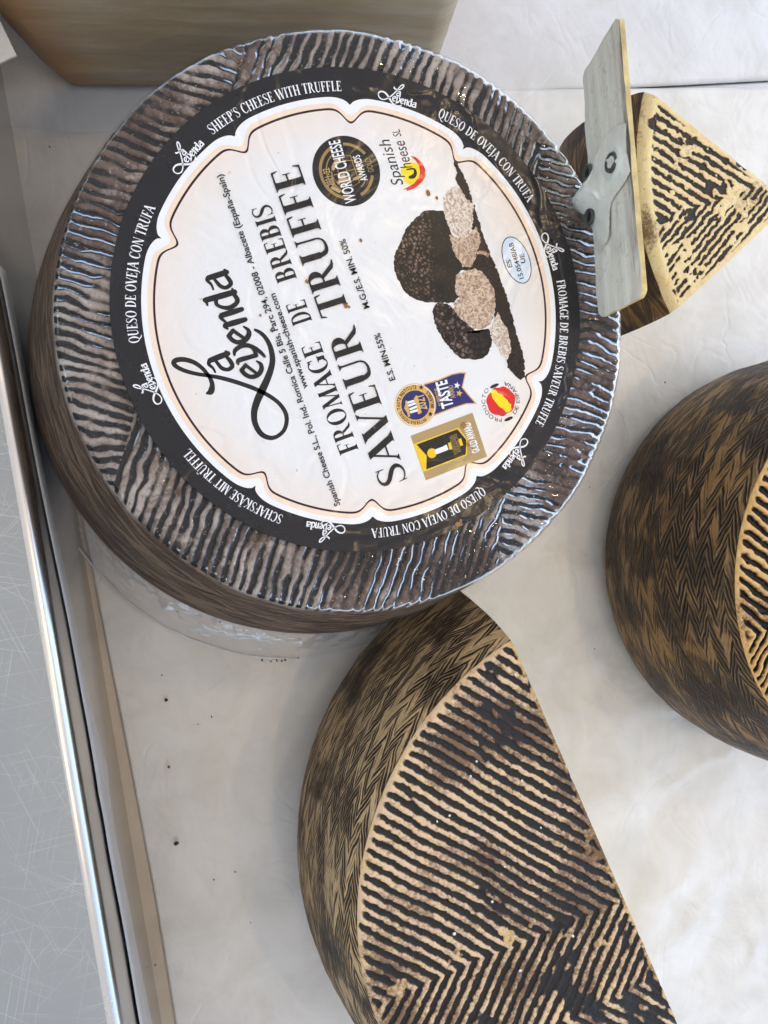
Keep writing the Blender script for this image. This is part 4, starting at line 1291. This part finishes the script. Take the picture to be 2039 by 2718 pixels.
sans_line(A, 'SL', w8(1255, 140), w8(1225, 45), .034, blueblk, px=False, bold=0, shear=.25)
A.build()

# truffle picture
def mat_truffle(name, lo, hi, sc):
    t = NT(name)
    p = t.pos()
    v = t.voro(p, sc * K); n = t.noise(p, 6 * K, 3)
    e = t.voro(p, sc * K, 'DISTANCE_TO_EDGE')
    c = t.mix(t.step(v, 0.05, 0.6), hi, lo)
    c = t.mix(t.step(t.noise(p, 12 * K, 4, .6), .62, .40), c, lo)
    c = t.mix(t.math('MULTIPLY', t.step(t.noise(p, 90 * K, 2, .5), .60, .68), .5), c, L(176, 150, 134))
    c = t.mix(t.step(e, 0.10, 0.0), c, L(14, 11, 10))
    c = t.mix(t.math('MULTIPLY', t.step(t.math('ADD', t.attr('sh'), t.math('MULTIPLY', n, .3)), .55, .95), .9), c, L(22, 20, 18))
    return t.done(t.bsdf(c, .34, t.bump(t.noise(p, 2.2 * K, 3), .35, .0035), Specular_IOR_Level=.3))
def mat_slice(name, a, b):
    t = NT(name)
    p = t.pos()
    v = t.noise(p, 38 * K, 4, .6, 2.5)
    c = t.mix(t.step(v, .38, .60), b, a)
    c = t.mix(t.math('MULTIPLY', t.step(t.noise(p, 9 * K, 3), .5, .75), .5), c, b)
    return t.done(t.bsdf(c, .34, t.bump(t.noise(p, 2.2 * K, 3), .35, .0035), Specular_IOR_Level=.3))
S3 = 400 / 1475
w3 = lambda x, y: pc(x, y, 1020, 430, S3)
def rough_poly(px, amp, step=10, seed=0):
    P = np.array(list(px) + [px[0]], float); out = []
    for i in range(len(P) - 1):
        d = P[i + 1] - P[i]; n = max(1, int(np.linalg.norm(d) / step))
        nn = np.array([-d[1], d[0]]) / (np.linalg.norm(d) + 1e-9)
        for k in range(n):
            q = P[i] + d * k / n; out.append(q + nn * (vn(q[0] / 18, q[1] / 18, seed) - .5) * 2 * amp)
    return out
dark1 = mat_truffle('truffle_print', L(34, 27, 24), L(142, 112, 96), 58); dark2 = mat_truffle('truffle_print_small', L(36, 29, 28), L(140, 118, 110), 46)
stick = mat_slice('truffle_bark_print', L(22, 18, 17), L(52, 38, 30))
cut1 = mat_slice('truffle_slice_print', L(232, 222, 208), L(176, 150, 130)); cut2 = mat_slice('truffle_slice_print_warm', L(218, 196, 172), L(150, 118, 98))
blk = mat_print('truffle_shade_print', L(24, 23, 20))
def fan_mesh(name, px, mat, dark_px, z, parent, R=18):
    P = np.array([w3(*q) for q in px]); c = P.mean(0)
    rr = np.linspace(0, 1, 14)
    G = c[None, None, :] + (P - c)[:, None, :] * rr[None, :, None]
    d0, d1 = np.array(w3(*dark_px[0])), np.array(w3(*dark_px[1]))
    dv = d1 - d0
    sh = ((G - d0) @ dv) / (dv @ dv)
    V = np.concatenate([G, np.full(G.shape[:2] + (1,), z)], -1)
    F = grid_faces(len(P), 14, True)
    a = P[0] - c; b = P[1] - c
    if a[0] * b[1] - a[1] * b[0] > 0: pass
    else: F = F[:, ::-1].copy()
    return V.reshape(-1, 3), F, sh.ravel()
pic = None
big_px = rough_poly([(385, 495), (470, 488), (560, 500), (600, 560), (640, 700), (680, 850), (740, 1000), (760, 1060), (690, 1120), (680, 1250), (720, 1330), (660, 1390), (500, 1385), (430, 1388), (330, 1370), (240, 1330), (170, 1260), (120, 1160), (90, 1080), (78, 1000), (90, 920), (130, 830), (160, 760), (200, 670), (270, 590), (320, 545)], 7, 14, 3)
sm_px = rough_poly([(520, 1380), (600, 1400), (720, 1480), (800, 1600), (900, 1680), (1000, 1640), (1035, 1720), (1030, 1800), (1000, 1880), (930, 1935), (840, 1940), (740, 1930), (670, 1880), (600, 1800), (540, 1710), (500, 1640), (470, 1560), (458, 1480), (480, 1420)], 8, 14, 5)
V1, F1, s1 = fan_mesh('a', big_px, dark1, ((250, 900), (560, 900)), Z1 + .0002, None)
V2, F2, s2 = fan_mesh('b', sm_px, dark2, ((560, 1560), (1000, 1560)), Z1 + .0003, None)
mesh('truffle_picture', np.concatenate([V1, V2]), np.concatenate([F1, F2 + len(V1)]), [dark1, dark2], label,
     mi=[0] * len(F1) + [1] * len(F2), attrs={'sh': np.concatenate([s1, s2])})
A = Art('truffle_slices', Z1 + .0005, label)
def dpoly(px, amp, seed, mat, inset=0):
    q = rough_poly(px, amp, 9, seed); A.poly([w3(*p) for p in q], mat)
dpoly([(672, 0), (700, 40), (735, 100), (790, 220), (850, 400), (900, 560), (960, 760), (1030, 940), (1110, 1140), (1200, 1390), (1260, 1640), (1310, 1800), (1350, 1940), (1350, 2120), (1310, 2140), (1240, 2080), (1190, 2020), (1170, 1930), (1200, 1870), (1150, 1650), (1060, 1560), (1060, 1400), (1000, 1200), (900, 1080), (740, 1070), (760, 1030), (840, 1010), (880, 900), (850, 760), (830, 560), (800, 420), (740, 300), (680, 200), (700, 120), (668, 60)], 9, 11, stick)
dpoly([(620, 720), (700, 760), (800, 740), (880, 650), (915, 720), (920, 800), (890, 880), (870, 980), (820, 1045), (760, 1040), (700, 960), (650, 850)], 10, 13, cut2)
dpoly([(560, 370), (600, 300), (680, 250), (740, 290), (790, 380), (855, 430), (850, 560), (840, 680), (790, 745), (720, 760), (640, 700), (590, 590), (570, 480)], 10, 15, cut1)
dpoly([(690, 1120), (760, 1090), (860, 1060), (930, 1080), (1000, 1160), (1060, 1280), (1070, 1400), (1050, 1520), (1010, 1610), (930, 1650), (860, 1640), (790, 1590), (720, 1530), (670, 1460), (665, 1400), (720, 1350), (680, 1280)], 9, 17, cut2)
dpoly([(1090, 1480), (1130, 1560), (1180, 1640), (1210, 1740), (1220, 1860), (1180, 1950), (1120, 1880), (1080, 1800), (1040, 1760), (1015, 1620), (1060, 1560)], 11, 19, cut1)
dpoly([(885, 890), (950, 880), (1020, 920), (1000, 950), (940, 915), (890, 920)], 8, 23, cut2)
A.build()
A = Art('health_mark', Z1, label)
pale = mat_print('pale_blue_print', L(214, 228, 244))
ec = np.array(w3(1272, 972))
e1 = np.array(w3(1190, 752)); e2_ = np.array(w3(1360, 1195)); ax_ = (e2_ - e1); ra = np.linalg.norm(ax_) / 2; rot = math.atan2(ax_[1], ax_[0])
wv_ = np.linalg.norm(np.array(w3(1130, 930)) - np.array(w3(1415, 1040))) / 2 * .86
A.disc((e1 + e2_) / 2, ra * 1.01, ink, ry=wv_, rot=rot)
A.disc((e1 + e2_) / 2, ra * 1.01 - .004, pale, ry=wv_ - .004, rot=rot)
sans_line(A, 'ES', w3(1235, 1040), w3(1215, 965), .021, ink, px=False, bold=.02)
sans_line(A, '15.05448/AB', w3(1345, 1150), w3(1240, 800), .021, ink, px=False, bold=.02)
sans_line(A, 'UE', w3(1362, 1000), w3(1346, 912), .021, ink, px=False, bold=.02)
A.build()

# blue ribbon, gold award, product of Spain
S4 = 380 / 1659
w4 = lambda x, y: pc(x, y, 1020, 960, S4)
navy = mat_print('navy_print', L(44, 40, 108)); gold3 = mat_print('ribbon_gold_print', L(222, 178, 96), .3); kraft = mat_print('kraft_gold_print', L(178, 150, 100), .3)
A = Art('taste_award', Z1, label)
A.poly([w4(*q) for q in [(440, 262), (600, 215), (760, 150), (860, 128), (930, 130), (890, 300), (980, 410), (1055, 495), (930, 500), (760, 555), (560, 635), (480, 500)]], gold3)
A.poly([w4(*q) for q in [(450, 275), (610, 228), (765, 162), (860, 142), (915, 145), (878, 305), (965, 412), (1028, 483), (930, 486), (758, 542), (560, 618), (480, 500)]], navy)
c4 = np.array(w4(345, 508)); r4 = np.linalg.norm(np.array(w4(112, 508)) - c4)
A.disc(c4, r4 * 1.03, gold3); A.disc(c4, r4 * .70, navy); A.ring(c4, r4 * .99, r4 * .965, white_m)
def a4(x, y): 
    q = np.array(w4(x, y)) - c4; return math.atan2(q[1], q[0])
a_s, a_e = a4(470, 670), a4(360, 280)
while a_e > a_s: a_e -= 2 * math.pi
sans_ring(A, 'INTERNATIONAL TASTE INSTITUTE', c4, a_s, a_e, r4 * .76, r4 * .17, ink, bold=.02)
a_s, a_e = a4(545, 545), a4(480, 350)
sans_ring(A, 'BRUSSELS', c4, a_s, a_e if a_e > a_s else a_e + 2 * math.pi, r4 * .93, r4 * .17, ink, bold=.02)
A.poly([w4(*q) for q in [(215, 545), (240, 465), (275, 635)]], gold3)
for a, b in (((240, 470), (270, 632)), ((340, 435), (385, 600)), ((355, 410), (402, 590))):
    A.stroke([w4(*a), w4(*b)], .005, gold3, k=1)
for a, b in (((262, 480), (320, 462)), ((270, 515), (335, 490)), ((285, 555), (350, 530)), ((290, 590), (360, 570))):
    A.stroke([w4(*a), w4(*b)], .005, white_m, k=1)
sans_line(A, '2021', w4(480, 555), w4(435, 390), .040, gold3, px=False, bold=.02)
sans_line(A, 'SUPERIOR', w4(668, 505), w4(608, 300), .022, gold2, px=False, bold=.02)
sans_line(A, 'TASTE', w4(780, 520), w4(700, 215), .050, white_m, px=False, bold=.03)
sans_line(A, 'AWARD', w4(808, 420), w4(770, 275), .022, gold2, px=False, bold=.02)
def star(c, r, mat, rot=0.0):
    A.poly([(c[0] + (r if k % 2 == 0 else r * .42) * math.cos(rot + k * math.pi / 5), c[1] + (r if k % 2 == 0 else r * .42) * math.sin(rot + k * math.pi / 5)) for k in range(10)], mat)
star(w4(822, 283), .016, white_m, 2.0); star(w4(848, 372), .016, gold3, 2.0); star(w4(412, 303), .012, ink, 2); star(w4(517, 612), .012, ink, 2)
A.build()
A = Art('gold_award', Z1, label)
A.poly([w4(*q) for q in [(288, 862), (1002, 595), (1170, 1100), (465, 1375)]], kraft)
yel2 = mat_print('amber_print', L(246, 200, 20))
A.poly([w4(*q) for q in [(325, 958), (350, 950), (462, 1090), (460, 1260), (440, 1280)]], yel2)
A.poly([w4(*q) for q in [(340, 952), (840, 768), (942, 905), (938, 1085), (455, 1270), (462, 1090)]], yel2)
A.poly([w4(*q) for q in [(358, 962), (828, 785), (930, 908), (926, 1075), (470, 1250), (474, 1090)]], sealblk)
A.disc(np.array(w4(535, 1062)), .021, yel2)
A.stroke([w4(585, 1045), w4(705, 1000)], .011, white_m, k=1, caps=False)
A.stroke([w4(575, 1020), w4(595, 1070)], .005, white_m, k=1, caps=False); A.stroke([w4(690, 968), w4(712, 1025)], .006, white_m, k=1, caps=False)
A.stroke([w4(735, 940), w4(755, 1018)], .007, yel2, k=1, caps=False); A.stroke([w4(855, 895), w4(878, 975)], .007, yel2, k=1, caps=False)
for k_, (s_, a_, b_) in enumerate((('INTERNATIONAL', (820, 1075), (760, 855)), ('CHEESE & DAIRY', (848, 1062), (790, 845)), ('AWARDS 2022', (875, 1045), (815, 835)))):
    sans_line(A, s_, w4(*a_), w4(*b_), .012, gold, px=False)
sans_line(A, 'GOLD AWARD', w4(1085, 1040), w4(970, 700), .034, white_m, px=False, bold=.03)
A.build()
A = Art('origin_mark', Z1, label)
c5 = np.array(w4(1330, 465)); r5 = np.linalg.norm(np.array(w4(1175, 465)) - c5)
A.poly([(c5[0] + r5 * (1 + .05 * math.sin(9 * a)) * math.cos(a), c5[1] + r5 * (1.08 + .04 * math.sin(7 * a)) * math.sin(a)) for a in np.linspace(0, 2 * math.pi, 90, endpoint=False)], red)
A.poly([w4(*q) for q in rough_poly([(1230, 330), (1265, 330), (1290, 365), (1350, 395), (1400, 450), (1445, 500), (1455, 555), (1440, 580), (1390, 595), (1360, 560), (1300, 510), (1250, 450), (1220, 390), (1212, 355)], 8, 12, 3)], yel)
def a5(x, y):
    q = np.array(w4(x, y)) - c5; return math.atan2(q[1], q[0])
a_s, a_e = a5(1345, 690), a5(1200, 330)
while a_e > a_s: a_e -= 2 * math.pi
sans_ring(A, 'PRODUCTO', c5, a_s, a_e, r5 * 1.17, r5 * .26, ink, bold=0)
a_s, a_e = a5(1480, 610), a5(1360, 265)
while a_e < a_s: a_e += 2 * math.pi
sans_ring(A, 'DE ESPAÑA', c5, a_s, a_e, r5 * 1.40, r5 * .26, ink, bold=0)
for q in ((1255, 287), (1418, 667)):
    A.disc(np.array(w4(*q)), .022, ink, ry=.007, rot=math.atan2(*(np.array(w4(1295, 270)) - np.array(w4(1215, 305)))[::-1]))
A.build()
# brown smears on the label
smear = mat_plain('dried_smear', L(150, 104, 48), .4, .3, 60, .3)
for k_, (x, y, r) in enumerate(((915, 813, 9), (908, 806, 5), (924, 818, 4), (813, 751, 6), (955, 643, 5), (1132, 518, 8), (1155, 531, 5), (1248, 1190, 4), (1226, 1130, 9), (1238, 1180, 7), (720, 880, 5), (690, 840, 4), (1210, 1390, 9), (1218, 1382, 6))):
    A = Art('grease_stain', Z1 + .003, label)
    c_ = at([(x, y)], 0)[0][:2]; rad_ = r * 3.2 / 2042
    A.poly([(c_[0] + rad_ * (.7 + .5 * vn(k_ * 9 + 3 * math.cos(a), 3 * math.sin(a), 5)) * math.cos(a), c_[1] + rad_ * .8 * (.7 + .5 * vn(k_ * 5 + 3 * math.cos(a), 3 * math.sin(a), 8)) * math.sin(a)) for a in np.linspace(0, 2 * math.pi, 18, endpoint=False)], smear)
    A.build()

# ------------------------------------------------------------------ price card on its clip
zb, zt = 0.05, 0.42
card_b = at([(1552, 200), (1596, 845)], zb); card_t = at([(1650, 36), (1714, 786)], zt)
pcard = empty('price_card', tuple((card_b[0] + card_b[1]) / 2 * np.array([1, 1, 0]) + np.array([0, 0, ZT])), 'grey taped back of an upright price card stuck beside the wedge', 'price card')
ex = (card_b[1] - card_b[0]); upv = ((card_t[0] + card_t[1]) - (card_b[0] + card_b[1])) / 2
nrm_c = np.cross(ex, upv); nrm_c /= np.linalg.norm(nrm_c)
if nrm_c @ E1 > 0: nrm_c = -nrm_c          # towards the seller side, image left
t = NT('taped_card')
mp = t.n.new('ShaderNodeMapping'); mp.inputs['Scale'].default_value = (1, 1, 1); gm = t.n.new('ShaderNodeNewGeometry')
exn = ex / np.linalg.norm(ex)
mp.inputs['Rotation'].default_value = (0, 0, -math.atan2(exn[1], exn[0])); t.l.new(gm.outputs['Position'], mp.inputs[0])
mp2 = t.n.new('ShaderNodeMapping'); mp2.inputs['Scale'].default_value = (2.2 * K, 24 * K, 24 * K); t.l.new(mp.outputs[0], mp2.inputs[0])
s1_ = t.noise(mp2.outputs[0], 1.0, 5, .6)
n_ = t.noise(t.pos(), 5 * K, 4)
c = t.mix(t.step(s1_, .35, .7), L(222, 216, 204), L(240, 236, 226))
c = t.mix(t.math('MULTIPLY', t.step(t.attr('hgt'), .72, .97), t.math('MULTIPLY', t.step(s1_, .40, .58), .8)), c, L(92, 72, 62))
c = t.mix(t.math('MULTIPLY', t.step(n_, .55, .7), .4), c, L(180, 176, 170))
scr = t.step(t.noise(t.pos((26 * K, 26 * K, 26 * K)), 1.0, 2, .5, 1.5), .60, .66)
c = t.mix(t.math('MULTIPLY', scr, .22), c, L(120, 112, 104))
card_m = t.done(t.bsdf(c, .32, t.bump(t.math('ADD', s1_, n_), .4, .0012), Coat_Weight=.5, Coat_Roughness=.15))
edge_m = mat_plain('card_edge', L(206, 184, 128), .6, .5, 9, .28)
white_edge = mat_plain('card_face', L(226, 224, 218), .5)
def card_pt(u, v): # u along, v up, with clipped corners
    a = card_b[0] * (1 - u) + card_b[1] * u; b = card_t[0] * (1 - u) + card_t[1] * u
    return a * (1 - v) + b * v
def rounded(n=5, ru=.03, rv=.10):
    out = []
    for (cu, cv, a0) in ((ru, rv, 180), (1 - ru, rv, 270), (1 - ru, 1 - rv, 0), (ru, 1 - rv, 90)):
        for k in range(n):
            a = math.radians(a0 + 90 * k / (n - 1)); out.append((cu + ru * math.cos(a), cv + rv * math.sin(a)))
    return out
us = np.linspace(0, 1, 90); vs = np.linspace(0, 1, 26)
UU, VV = np.meshgrid(us, vs, indexing='ij')
# rounded corners: squeeze the height near the two ends
cut = np.clip(1 - np.minimum(UU, 1 - UU) / .028, 0, 1)
VV2 = .5 + (VV - .5) * (1 - .16 * cut ** 2)
CP_ = card_b[0] * ((1 - UU) * (1 - VV2))[..., None] + card_b[1] * (UU * (1 - VV2))[..., None] + card_t[0] * ((1 - UU) * VV2)[..., None] + card_t[1] * (UU * VV2)[..., None]
wob = (fbm(UU * 9, VV * 3, 121, 3) - .5) * .012
Vf = CP_ + nrm_c * (wob + .012)[..., None]
Vb = CP_ - nrm_c * .010
n_v = len(us) * len(vs)
Ff = grid_faces(len(us), len(vs))
mesh('card_back', Vf.reshape(-1, 3), Ff, card_m, pcard, smooth=True, attrs={'hgt': VV})
mesh('card_front', Vb.reshape(-1, 3), Ff[:, ::-1].copy(), white_edge, pcard, smooth=True)
def border(a): return np.concatenate([a[:, -1], a[-1, ::-1][1:], a[::-1, 0][1:], a[0][1:-1]])
bf, bb = border(Vf), border(Vb); nb_ = len(bf)
mesh('card_edge', np.concatenate([bf, bb]), [(i, (i + 1) % nb_, nb_ + (i + 1) % nb_, nb_ + i) for i in range(nb_)], edge_m, pcard)
clipm = mat_plain('clip_plastic', L(196, 200, 198), .22, .2, 10, .06, Transmission_Weight=0.25, IOR=1.45)
tape_m = mat_film('clear_tape', .22, .12, 1.6, 0.002)
un = exn; vnn = upv / np.linalg.norm(upv); HC = np.linalg.norm(upv); LC = np.linalg.norm(ex)
def card_at(u, v, h):
    a = card_b[0] * (1 - u)[..., None] + card_b[1] * u[..., None]; b = card_t[0] * (1 - u)[..., None] + card_t[1] * u[..., None]
    return a * (1 - v)[..., None] + b * v[..., None] + nrm_c * h[..., None]
def gb(u, v, cu, cv, su, sv, rot=0.0):
    x = (u - cu) * LC; y = (v - cv) * HC
    xr = x * math.cos(rot) + y * math.sin(rot); yr = -x * math.sin(rot) + y * math.cos(rot)
    return np.exp(-(xr / su) ** 2 - (yr / sv) ** 2)
def clip_h(u, v):
    h = .034 * gb(u, v, .50, .12, .07, .14) + .018 * gb(u, v, .47, .78, .085, .12) + .010 * gb(u, v, .62, .25, .16, .09, .35) + .009 * gb(u, v, .44, .5, .12, .16)
    h = h + .036 * gb(u, v, .495, -.12, .045, .09)
    crease = np.abs(fbm(u * 9 + 4, v * 2.2, 133, 3) - .5)
    return h + .008 * ss(.05, .0, crease) * ss(.004, .03, h) + .010 * (fbm(u * 14, v * 5, 135, 3) - .5) * ss(.004, .03, h)
cu_, cv_ = np.meshgrid(np.linspace(.26, .80, 110), np.linspace(-.20, 1.0, 70), indexing='ij')
ch_ = clip_h(cu_, cv_)
edge_fade = ss(-.20, -.06, cv_)
nose = 1 - ss(.05, .10, np.abs(cu_ - .495) - .05 * (cv_ > -.02))
keepq = (cv_ >= -.005) | ((np.abs(cu_ - .495) < .062 * np.sqrt(np.clip(1 - (cv_ / .2) ** 2, 0, 1)) + .004))
Pc = card_at(cu_, cv_, ch_ + .014)
Fc = grid_faces(110, 70)
ok = keepq.ravel()[Fc].all(1) & ((ch_ > .006).ravel()[Fc].any(1))
mesh('clip', Pc.reshape(-1, 3), Fc[ok], mat_plain('clip_plastic', L(226, 224, 216), .25, .25, 16, .06, Specular_IOR_Level=.5, Coat_Weight=.4, Coat_Roughness=.1), pcard, smooth=True)
washer_m = mat_plain('clip_white', L(222, 228, 222), .25)
hole_m = mat_plain('eyelet_metal', L(70, 70, 66), .4); holed = mat_plain('eyelet_hole', L(18, 18, 17), .6)
tpr = np.linspace(0, 2 * math.pi, 24, endpoint=False)
for (eu, ev, ru, rv) in ((.470, .70, .040, .050), (.405, .06, .036, .046), (.585, .06, .038, .046)):
    c_ = card_at(np.array([eu]), np.array([ev]), clip_h(np.array([eu]), np.array([ev])) + (.020 if ev > .3 else .030))[0]
    r1 = [c_ + un * ru * math.cos(a) + vnn * rv * math.sin(a) - nrm_c * .012 for a in tpr]
    r2 = [c_ + un * ru * .86 * math.cos(a) + vnn * rv * .86 * math.sin(a) for a in tpr]
    r3 = [c_ + un * ru * .48 * math.cos(a) + vnn * rv * .48 * math.sin(a) - nrm_c * .008 for a in tpr]
    V = r1 + r2 + r3
    F = [(k * 24 + i, k * 24 + (i + 1) % 24, (k + 1) * 24 + (i + 1) % 24, (k + 1) * 24 + i) for k in range(2) for i in range(24)]
    if ev > .3:
        q0 = [c_ + un * ru * 1.75 * math.cos(a) + vnn * rv * 1.75 * math.sin(a) - nrm_c * .020 for a in tpr]
        q1 = [c_ + un * ru * 1.4 * math.cos(a) + vnn * rv * 1.4 * math.sin(a) - nrm_c * .004 for a in tpr]
        mesh('washer', q0 + q1 + r1, [(k * 24 + i, k * 24 + (i + 1) % 24, (k + 1) * 24 + (i + 1) % 24, (k + 1) * 24 + i) for k in range(2) for i in range(24)], washer_m, pcard, smooth=True)
    ey = mesh('eyelet', V, F, hole_m, pcard)
    mesh('hole', r3, [tuple(range(24))], holed, ey)
pin0 = card_at(np.array([.495]), np.array([.05]), np.array([.05]))[0]
V, F = tube(np.array([pin0, pin0 + np.array([0, 0, -.2]), pin0 + np.array([0, 0, -.55])]), [.026, .018, .008], 10)
mesh('pin', V, F, mat_plain('pin_plastic', L(196, 200, 198), .3), pcard, smooth=True)

# ------------------------------------------------------------------ small white card at the back left corner
cz = -0.6
q_ = at([(44, 146), (0, 55), (-120, 112), (-75, 205)], cz)
V = np.concatenate([q_, q_ + np.array([0, 0, -.012])])
F = [(0, 1, 2, 3), (7, 6, 5, 4), (0, 4, 5, 1), (1, 5, 6, 2), (2, 6, 7, 3), (3, 7, 4, 0)]
wcard = mesh('white_card', V, F, mat_plain('white_card_stock', L(216, 214, 212), .6, .2, 30, .03))
tag(wcard, 'corner of a small white card poking in beside the amber block', 'card')
foot = at([(-75, 205)], ZT)[0]

# ------------------------------------------------------------------ crumbs and fibre
crumb_m = mat_plain('dark_crumb', L(34, 26, 22), .6, .5, 40, .3); brown_m = mat_plain('brown_crumb', L(122, 66, 34), .6, .5, 40, .3); pale_m = mat_plain('pale_crumb', L(236, 232, 220), .5)
def crumb(px, z, r, mat, label, seed, group=None):
    bm = bmesh.new(); bmesh.ops.create_icosphere(bm, subdivisions=1, radius=1.0)
    rg_ = random.Random(seed)
    sx, sy = rg_.uniform(.7, 1.3), rg_.uniform(.6, 1.1)
    p = at([px], z)[0]
    V = [(p[0] + v.co.x * r * sx * rg_.uniform(.7, 1.2), p[1] + v.co.y * r * sy * rg_.uniform(.7, 1.2), p[2] + r * .5 + v.co.z * r * .6) for v in bm.verts]
    F = [tuple(v.index for v in f.verts) for f in bm.faces]; bm.free()
    return tag(mesh('crumb', V, F, mat), label, 'crumb', group)
zp = ZT + .03
crumb((468, 2237), zp, .017, crumb_m, 'black blot-shaped crumb alone on bare paper in front of the half wheel', 1)
crumb((442, 1857), zp, .016, crumb_m, 'dark crumb on the paper beneath the film skirt of the wrapped wheel', 2) if False else None
crumb((441, 1857), zp, .014, crumb_m, 'slim dark crumb on the paper below the film skirt', 3)
crumb((448, 2034), zp, .013, brown_m, 'reddish brown crumb on the paper between ledge and half wheel', 4)
crumb((205, 1582), zp, .017, brown_m, 'orange brown flake on the tan paper beside the steel ledge', 5)
crumb((1043, 1669), ZT + .16, .02, crumb_m, 'large black crumb between the wrapped wheel and the half wheel', 6)
SPECKS = [((568, 2334), 'tiny dark speck midway between steel ledge and half cheese'), ((526, 1922), 'thin dark speck above the reddish brown crumb, towards the half cheese'), ((562, 1902), 'small dark speck nearest the shadow of the half cheese tip'),
          ((430, 1792), 'faint dark speck on the paper between film skirt and slim crumb'), ((390, 2603), 'black speck on the seam of tan strip and white sheet'), ((355, 2332), 'dark speck at the border of the tan paper strip'),
          ((665, 2448), 'tiny speck lying close to the shaded side of the half cheese'), ((624, 2313), 'pale grey speck in the shadow beside the half cheese'), ((203, 1415), 'dark speck on the paper beneath the wrapped cheese near the ledge'), ((292, 1453), 'dark speck under the film close to the wrapped cheese'),
          ((1013, 1686), 'smaller black speck beside the large crumb between the two cheeses'), ((1655, 1108), 'dark speck at the upper end of the thread loop'), ((1565, 1293), 'dark speck at the lower end of the thread loop'), ((1765, 1015), 'dark speck on bright paper above the dark whole cheese'), ((1578, 1722), 'lone dark speck on the paper between half and whole cheese'),
          ((132, 390), 'dark speck below the overlap of the two paper sheets'), ((584, 1651), 'speck caught where the film meets the rind of the wrapped cheese'), ((412, 2560), 'dark speck near the foot of the tan paper strip')]
for k_, (q, lb_) in enumerate(SPECKS):
    crumb(q, zp, .0045 + .003 * random.random(), crumb_m, lb_, 20 + k_, 'dark specks scattered on the waxed paper')
for k_, (x, y) in enumerate(((696, 1752), (719, 1755), (735, 1752), (748, 1754), (757, 1750))):
    crumb((x, y), zp, .006 + .004 * random.random(), crumb_m, 'tiny dark speck in the row along the hem of the film skirt', 50 + k_, 'dark specks along the film hem')
grp2 = 'white crumbs on the grooved top of the half wheel'
for k_, (x, y) in enumerate(((1193, 2164), (1265, 2020), (1367, 1790), (1249, 2059), (1205, 2477), (1435, 2196), (1306, 2392), (1380, 2575), (1520, 2483), (1385, 2072), (1160, 2180), (1340, 2300))):
    crumb((x, y), ZH + .002, .006 + .006 * random.random(), pale_m, 'small white crumb of cheese on the grooved half wheel', 60 + k_, grp2)
fp = at([(1640, 1085), (1655, 1110), (1668, 1160), (1664, 1205), (1645, 1240), (1610, 1275), (1570, 1305)], ZT + .06)
fp2 = at([(1655, 1112), (1660, 1150), (1656, 1190), (1630, 1225), (1600, 1255)], ZT + .05)
fibre_m = mat_plain('nylon_fibre', L(214, 216, 216), .25)
fib = empty('fibre', tuple(fp[3] * np.array([1, 1, 0]) + np.array([0, 0, ZT])), 'thin pale looped thread on the paper beside the dark wheel', 'thread')
V, F = tube(smooth_path(fp, 8), .0028, 6); mesh('strand', V, F, fibre_m, fib, smooth=True)
V, F = tube(smooth_path(fp2, 8), .0024, 6); mesh('strand', V, F, fibre_m, fib, smooth=True)
